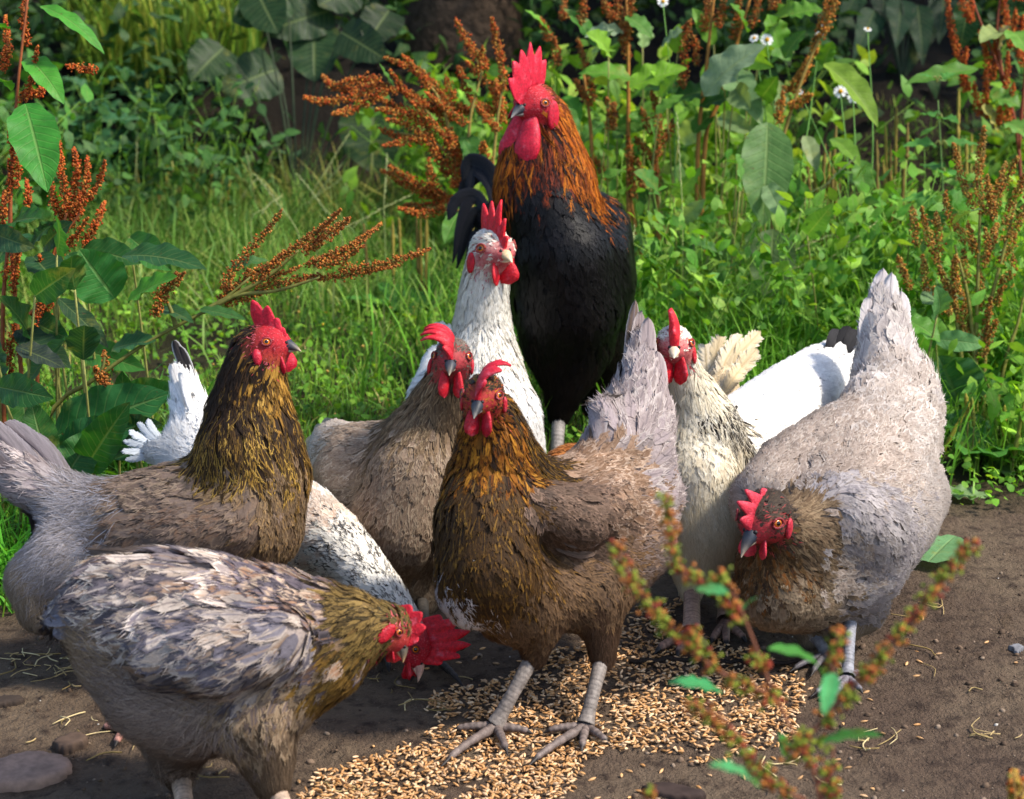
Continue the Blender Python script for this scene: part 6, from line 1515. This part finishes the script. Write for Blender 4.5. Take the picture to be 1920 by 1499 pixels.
# lavender hen on the right, head low
o, B = make_bird('hen', 'pale lavender grey hen leaning low with raised tail, standing on the right', 'hen', 2.46, (1585, 1275),
    dict(p=(1432, 970, -.13), hr=48, f=(-.55, -.48, .68), crown='l7_crown', face='brown_face', comb=dict(n=4, h=1.0, flop=.5, lean=-.55, web=.4, env=[.3, .7, 1.0, .9, .5, .15]), wattle=.95, ww=.42, lobe=.5, beakc='#1f2836', beakt='#c9b49a', beak=1.15, red='#d2384a'),
    [[(1462, 985, -.09, 46, 'l7_neck'), (1500, 1000, -.05, 72, 'l7_neck'), (1540, 985, .0, 100, 'l7_mantle'), (1590, 930, .1, 118, 'l7_mantle'), (1640, 850, .2, 105, 'l7_back'), (1670, 770, .28, 84, 'l7_back'), (1664, 690, .32, 62, 'l7_tail'), (1658, 620, .34, 46, 'l7_tail'), (1658, 555, .36, 24, 'l7_tail')],
     [(1700, 830, .25, 60, 'l7_back'), (1718, 770, .27, 44, 'l7_tail'), (1716, 710, .29, 30, 'l7_tail')],
     [(1630, 800, .2, 50, 'l7_back'), (1624, 740, .22, 34, 'l7_tail')],
     [(1440, 1010, -.08, 42, 'l7_throat'), (1440, 1060, -.06, 62, 'l7_throat'), (1450, 1105, -.05, 78, 'l7_breast'), (1500, 1110, .0, 78, 'l7_breast'), (1590, 1060, .06, 92, 'l7_wing')],
     [(1500, 1040, -.01, 90, 'l7_mantle'), (1580, 1010, .05, 120, 'l7_wing'), (1660, 960, .14, 100, 'l7_fluff'), (1705, 930, .2, 72, 'l7_fluff')],
     [(1580, 955, -.05, 60, 'l7_wing'), (1620, 985, -.01, 68, 'l7_wing'), (1660, 1010, .08, 58, 'l7_wing')],
     [(1440, 940, .03, 70, 'l7_mantle'), (1500, 900, .1, 90, 'l7_mantle'), (1580, 850, .18, 90, 'l7_mantle')],
     [(1610, 1080, .08, 70, 'l7_wing'), (1615, 1140, .08, 48, 'l7_thigh'), (1592, 1180, .06, 24, 'l7_thigh')],
     [(1520, 1110, .08, 62, 'l7_breast'), (1520, 1170, .08, 36, 'l7_thigh'), (1522, 1195, .08, 22, 'l7_thigh')]])
leg_part(o, P(1594, 1170, 2.50), G(1588, 1280), .0085, .0075, toes_px((1520, 1308), (1560, 1318), (1618, 1302), (1612, 1262)), '#86868e')
leg_part(o, P(1522, 1190, 2.53), G(1548, 1236), .0085, .0075, toes_px((1480, 1262), (1520, 1270), (1580, 1256), (1572, 1224)), '#6e6e74')
fan(o, 2.76, 'tail_feather', [([(1652, 720, .02), (1644, 610, .03), (1656, 506, .06)], 52), ([(1665, 720, .0), (1664, 620, .02), (1672, 514, .05)], 52), ([(1675, 720, .0), (1688, 630, .02), (1690, 548, .05)], 50), ([(1645, 730, .0), (1630, 640, .02), (1632, 560, .03)], 46)], ['#c4bcbb', '#b8afae', '#cdc6c4'], '#dcd6d2', '#a29a9c', fray=.09)
fan(o, 2.42, 'wing_feather', [([(1560, 960, 0), (1640, 1000, .03), (1690, 1030, .12)], 46), ([(1560, 990, 0), (1620, 1040, .03), (1670, 1080, .12)], 46), ([(1545, 1020, 0), (1600, 1075, .03), (1640, 1120, .1)], 44), ([(1575, 935, 0), (1650, 965, .04), (1705, 980, .14)], 46)], ['#b0aaac', '#a39c9f', '#bcb6b7'], '#cbc5c5', '#8d868a')

# white hen behind, head high
o, B = make_bird('hen', 'white hen with head held high, standing in front of the black rooster', 'hen', 3.02, (880, 960),
    dict(p=(924, 470, -.03), hr=41, f=(.50, -.12, .84), crown='w_crown', face='face', comb=dict(n=5, h=1.6, flop=-.25, lean=.1, web=.35, env=[.15, .35, .6, 1.0, 1.05, .5], th=.18), wattle=1.15, ww=.45, beakc='#cfb48a', beakt='#e4d2b4', beak=.8, red='#d91c2c', lid='#a8463c', lobe=.5),
    [[(914, 505, -.01, 44, 'w_neck'), (906, 560, .0, 48, 'w_neck'), (904, 620, .01, 58, 'w_fleck'), (906, 690, .0, 76, 'w_fleck'), (912, 770, -.01, 94, 'w_body'), (920, 850, .0, 92, 'w_body'), (910, 910, .03, 70, 'w_body')],
     [(880, 720, .06, 72, 'w_body'), (850, 760, .1, 84, 'w_body'), (840, 740, .2, 70, 'w_body'), (835, 690, .28, 46, 'w_body')],
     [(800, 740, .06, 34, 'w_body'), (800, 800, .08, 46, 'w_body'), (830, 860, .1, 50, 'w_body')],
     [(965, 780, .0, 46, 'w_body'), (975, 840, .02, 44, 'w_body')],
     [(860, 880, .05, 66, 'w_belly'), (865, 925, .04, 30, 'w_belly')], [(945, 890, .03, 56, 'w_belly'), (945, 925, .03, 28, 'w_belly')]], bias=(0, 0, -.4), dens=.85)
leg_part(o, P(865, 915, 3.06), G(865, 975), .0105, .009, toes_px((840, 1000), (870, 1005), (900, 995), (870, 960)), '#c0a890')
leg_part(o, P(945, 915, 3.05), G(945, 978), .0105, .009, toes_px((920, 1003), (950, 1008), (980, 998), (950, 962)), '#c0a890')
fan(o, 3.3, 'tail_feather', [([(838, 690, 0), (832, 640, .02), (824, 606, .02)], 34), ([(842, 690, 0), (842, 640, .02), (838, 610, .02)], 30)], ['#eceae8'], '#f4f2f0')

# white hen at the right with black-laced neck
o, B = make_bird('hen', 'white hen with black-flecked neck and black tail tip, behind the lavender hen', 'hen', 2.64, (1310, 1200),
    dict(p=(1264, 648, -.06), hr=37, f=(-.08, -.16, .98), crown='w_crown', nape='w5_hackle', face='face', comb=dict(n=4, h=1.4, flop=.5, lean=.25, web=.5, th=.3), wattle=1.5, ww=.36, beakc='#dcc3a4', beakt='#eadac4', beak=.75, red='#d5202f', lid='#a03a34', lobe=.5),
    [[(1272, 685, -.03, 40, 'w5_hackle'), (1282, 740, -.01, 48, 'w5_hackle'), (1296, 800, .0, 62, 'w5_hackle'), (1304, 880, -.01, 84, 'w_cream'), (1316, 960, .0, 94, 'w_belly'), (1330, 1020, .03, 76, 'w_belly')],
     [(1312, 742, -.005, 36, 'w5_hackle'), (1342, 792, -.005, 46, 'w5_lace'), (1354, 828, .01, 44, 'w5_lace')],
     [(1370, 850, .08, 92, 'w_body'), (1430, 815, .14, 96, 'w_body'), (1490, 760, .22, 84, 'w_body'), (1540, 708, .3, 62, 'w_body'), (1572, 672, .36, 40, 'w_body')],
     [(1380, 930, .1, 95, 'w_cream'), (1460, 880, .18, 90, 'w_body')],
     [(1300, 1010, .0, 70, 'w_belly'), (1298, 1075, -.01, 36, 'w_belly'), (1296, 1112, -.015, 20, 'w_belly')],
     [(1350, 1030, .06, 70, 'w_belly'), (1352, 1090, .06, 34, 'w_belly')]], bias=(0, 0, -.35), dens=.85)
leg_part(o, P(1297, 1105, 2.625), G(1296, 1200), .0125, .0115, toes_px((1225, 1228), (1268, 1236), (1330, 1226), (1310, 1180)), '#b08f7c')
leg_part(o, P(1352, 1085, 2.70), G(1360, 1180), .0115, .010, toes_px((1330, 1212), (1362, 1216), (1400, 1206), (1368, 1164)), '#a88a78')
fan(o, 2.92, 'tail_feather', [([(1555, 690, 0), (1574, 652, .0), (1592, 612, .02)], 40, '#1c1b1e'), ([(1562, 695, 0), (1588, 656, .0), (1610, 622, .02)], 40, '#222124'), ([(1548, 690, .0), (1560, 650, .0), (1572, 618, .02)], 36, '#2c2b2e'), ([(1548, 690, -.02), (1570, 662, -.01), (1586, 648, .0)], 34, '#eceae8'), ([(1556, 705, -.03), (1584, 682, -.02), (1602, 668, .0)], 34, '#e8e6e4')], ['#1c1b1e'], None, None)

# cream hen mostly hidden
o, B = make_bird('hen', 'cream buff hen mostly hidden behind the white hen, only its fluffy tail showing', 'hen', 3.16, (1250, 905),
    dict(p=(1180, 870, .12), hr=36, f=(-.75, -.6, -.2), crown='cream', comb=dict(n=4, h=.9), wattle=1.0, beakc='#d0b890', red='#cc2030', peck=1),
    [[(1195, 850, .1, 40, 'cream'), (1225, 830, .06, 56, 'cream'), (1265, 800, .03, 72, 'cream'), (1315, 780, .0, 68, 'cream'), (1345, 740, -.02, 40, 'cream'), (1355, 705, -.02, 28, 'cream')],
     [(1250, 830, .04, 60, 'cream'), (1300, 830, .02, 62, 'cream')], [(1250, 860, .02, 34, 'cream'), (1250, 885, .02, 20, 'cream')], [(1290, 860, .05, 34, 'cream'), (1290, 885, .05, 20, 'cream')]])
leg_part(o, P(1250, 878, 3.18), G(1250, 915), .01, .009, toes_px((1225, 925), (1250, 935), (1275, 925), (1252, 905)), '#c0a890')
leg_part(o, P(1290, 878, 3.21), G(1290, 912), .01, .009, toes_px((1265, 922), (1290, 932), (1315, 922), (1292, 902)), '#c0a890')
fan(o, 3.12, 'tail_feather', [([(1345, 745, 0), (1375, 680, .0), (1425, 622, .02)], 46), ([(1340, 745, 0), (1360, 680, .0), (1392, 630, .02)], 46), ([(1335, 745, .01), (1340, 680, .02), (1350, 632, .03)], 44), ([(1350, 748, -.01), (1380, 700, -.01), (1418, 655, .0)], 44), ([(1328, 745, .01), (1325, 690, .02), (1322, 648, .03)], 42), ([(1350, 750, -.02), (1372, 715, -.03), (1390, 690, -.02)], 46)], ['#e6d6b8', '#dcc8a2', '#eddfc6'], '#f2e8d6', '#cdb68c', fray=.36)

# white hen behind the left hen, head down among the combs
o, B = make_bird('hen', 'white hen bent down to peck between the brown hens, dark flecks on its neck', 'hen', 2.62, (560, 1240),
    dict(p=(772, 1206, -.18), hr=38, f=(.42, -.86, .22), up=(.9, .4, .1), crown='face', nape='spot10', face='face', comb=dict(n=6, h=2.2, flop=.6, web=.62, lean=-.1, th=.2), wattle=1.1, ww=.5, beakc='#c99a8a', beakt='#d8b49c', beak=1.0, red='#d81a2a', peck=1),
    [[(754, 1162, -.17, 36, 'spot10'), (720, 1112, -.16, 40, 'spot10'), (670, 1060, -.11, 52, 'spot10'), (615, 1015, -.05, 68, 'tan10'), (560, 985, .02, 84, 'w_body'), (480, 945, .04, 86, 'w_body'), (410, 880, .05, 72, 'w_body'), (368, 800, .06, 50, 'w_body'), (352, 745, .06, 32, 'w10_tail'), (342, 700, .06, 18, 'w10_tail')],
     [(600, 1050, -.02, 70, 'w_body'), (520, 1050, .03, 84, 'w_body'), (440, 980, .05, 80, 'w_body'), (330, 850, .05, 36, 'w_fluff'), (290, 845, .05, 22, 'w_fluff')],
     [(560, 1100, .0, 50, 'w_body'), (560, 1160, .0, 26, 'w_body')], [(510, 1100, .07, 50, 'w_body'), (510, 1160, .07, 26, 'w_body')]])
leg_part(o, P(560, 1150, 2.62), G(565, 1240), .0105, .009, toes_px((620, 1275), (590, 1285), (540, 1285), (555, 1222)), '#57504a')
leg_part(o, P(510, 1150, 2.69), G(510, 1222), .0105, .009, toes_px((560, 1252), (530, 1262), (490, 1258), (500, 1205)), '#57504a')
fan(o, 2.66, 'tail_feather', [([(360, 745, 0), (345, 690, .01), (326, 640, .01)], 28, '#3a3534'), ([(368, 750, 0), (356, 700, .01), (338, 652, .01)], 26, '#2c2828'), ([(345, 760, -.01), (332, 715, .0), (322, 685, .0)], 26, '#e8e4e0'), ([(355, 770, -.02), (348, 725, -.01), (342, 700, -.01)], 26, '#edebe9')], ['#edebe9'], '#f2f0ee', None)
fan(o, 2.66, 'fluff_feather', [([(318, 850, 0), (275, 846, 0), (228, 846, 0)], 19), ([(318, 848, 0), (272, 836, 0), (232, 828, 0)], 19), ([(318, 846, 0), (275, 826, 0), (242, 808, 0)], 19), ([(318, 844, 0), (282, 818, 0), (258, 794, 0)], 19), ([(320, 842, 0), (292, 812, 0), (276, 788, 0)], 18), ([(318, 854, 0), (276, 856, 0), (236, 864, 0)], 19)], ['#ccd2d8'], '#dfe4e8', None, fray=.4)

# rufous hen, a sliver behind the front hen
o, B = make_bird('hen', 'rust brown hen almost wholly hidden, a sliver of its back behind the gold-laced hen', 'hen', 2.88, (1120, 1010),
    dict(p=(1210, 985, .0), hr=34, f=(.8, -.6, .0), crown='rust', comb=dict(n=4, h=.7), wattle=.8, red='#c01c2c', peck=1),
    [[(1195, 955, .0, 40, 'rust'), (1165, 920, .0, 54, 'rust'), (1120, 895, .0, 66, 'rust'), (1075, 890, .0, 58, 'rust'), (1045, 878, .0, 30, 'rust')], [(1100, 930, .0, 44, 'rust'), (1100, 965, 0, 22, 'rust')]], dens=.8)
leg_part(o, P(1100, 955, 2.88), G(1100, 1012), .01, .008, toes_px((1130, 1030), (1105, 1036), (1080, 1030), (1090, 1000)), '#a08a70')

# rooster
o, B = make_bird('rooster', 'black rooster with copper gold neck hackle and tall red comb, behind the hens', 'rooster', 3.28, (1060, 905),
    dict(p=(1003, 196, -.05), hr=38, f=(-.62, -.18, .76), crown='r_crown', nape='r_gold', fullface=1, comb=dict(n=6, h=2.0, flop=.0, lean=.25, web=.7, th=.14, env=[.45, .75, .95, 1.0, .85, .35], base=((1.2, .0), (.85, 1.05), (-.55, .9))), wattle=2.5, ww=.28, wdir=(1, 0, .35), lobe=.75,
         beakc='#222832', beakt='#b5b0a8', beak=1.0, red='#d81f3c', eye=(.34, .12)),
    [[(1008, 225, -.02, 40, 'r_gold'), (1008, 280, -.02, 52, 'r_dark'), (1012, 340, -.02, 68, 'r_dark'), (1024, 400, -.02, 84, 'r_black'), (1050, 480, -.02, 104, 'r_black'), (1065, 570, .0, 104, 'r_black'), (1068, 640, .03, 84, 'r_black')],
     [(1028, 215, -.01, 38, 'r_gold'), (1046, 275, -.015, 44, 'r_gold'), (1066, 335, -.02, 52, 'r_gold'), (1076, 378, -.015, 48, 'r_gold')],
     [(985, 240, -.02, 30, 'r_gold'), (966, 305, -.035, 32, 'r_gold'), (956, 362, -.035, 32, 'r_gold')],
     [(1100, 440, .06, 84, 'r_black'), (1105, 520, .1, 88, 'r_black'), (1090, 600, .14, 90, 'r_black'), (1040, 560, .25, 90, 'r_black'), (980, 480, .38, 60, 'r_black'), (930, 420, .45, 40, 'r_black')],
     [(1128, 470, .0, 50, 'r_black'), (1135, 540, .03, 54, 'r_black'), (1120, 610, .08, 44, 'r_black')],
     [(1060, 640, .02, 80, 'r_fluff'), (1062, 700, .01, 52, 'r_fluff'), (1054, 748, .0, 32, 'r_fluff'), (1048, 782, .0, 19, 'r_fluff')],
     [(1110, 640, .12, 70, 'r_fluff'), (1128, 690, .14, 44, 'r_fluff'), (1118, 760, .14, 26, 'r_fluff')]], gloss=('r_black', 'r_dark'), dens=.85)
leg_part(o, P(1048, 776, 3.28), G(1042, 902), .0125, .0108, toes_px((1000, 932), (1040, 940), (1085, 932), (1050, 885)), '#8f8884')
leg_part(o, P(1118, 755, 3.42), G(1110, 862), .0125, .0105, toes_px((1080, 888), (1115, 895), (1150, 886), (1118, 846)), '#9a928c')
blk = ['#0d0d10', '#121216', '#0a0a0c', '#17171b']
fan(o, 3.7, 'sickle_feather', [([(935, 430, 0), (925, 330, .02), (885, 300, .04), (868, 335, .04)], 34), ([(940, 430, 0), (920, 350, .02), (890, 320, .04), (875, 360, .04)], 34), ([(930, 440, 0), (900, 380, .02), (872, 395, .02), (850, 490, .02)], 30),
    ([(935, 445, 0), (905, 400, .02), (880, 420, .02), (858, 500, .02)], 34), ([(930, 430, 0), (895, 370, .02), (860, 375, .02), (842, 410, .02)], 34), ([(940, 460, 0), (912, 430, .02), (890, 460, .02), (875, 540, .02)], 36),
    ([(940, 430, .02), (915, 340, .04), (880, 345, .05), (868, 400, .05)], 40), ([(945, 470, -.02), (925, 440, -.02), (905, 480, -.02), (890, 560, .0)], 40)], blk, '#26262c', None, mat=M_GLOSS, prof='sickle', fray=.03)
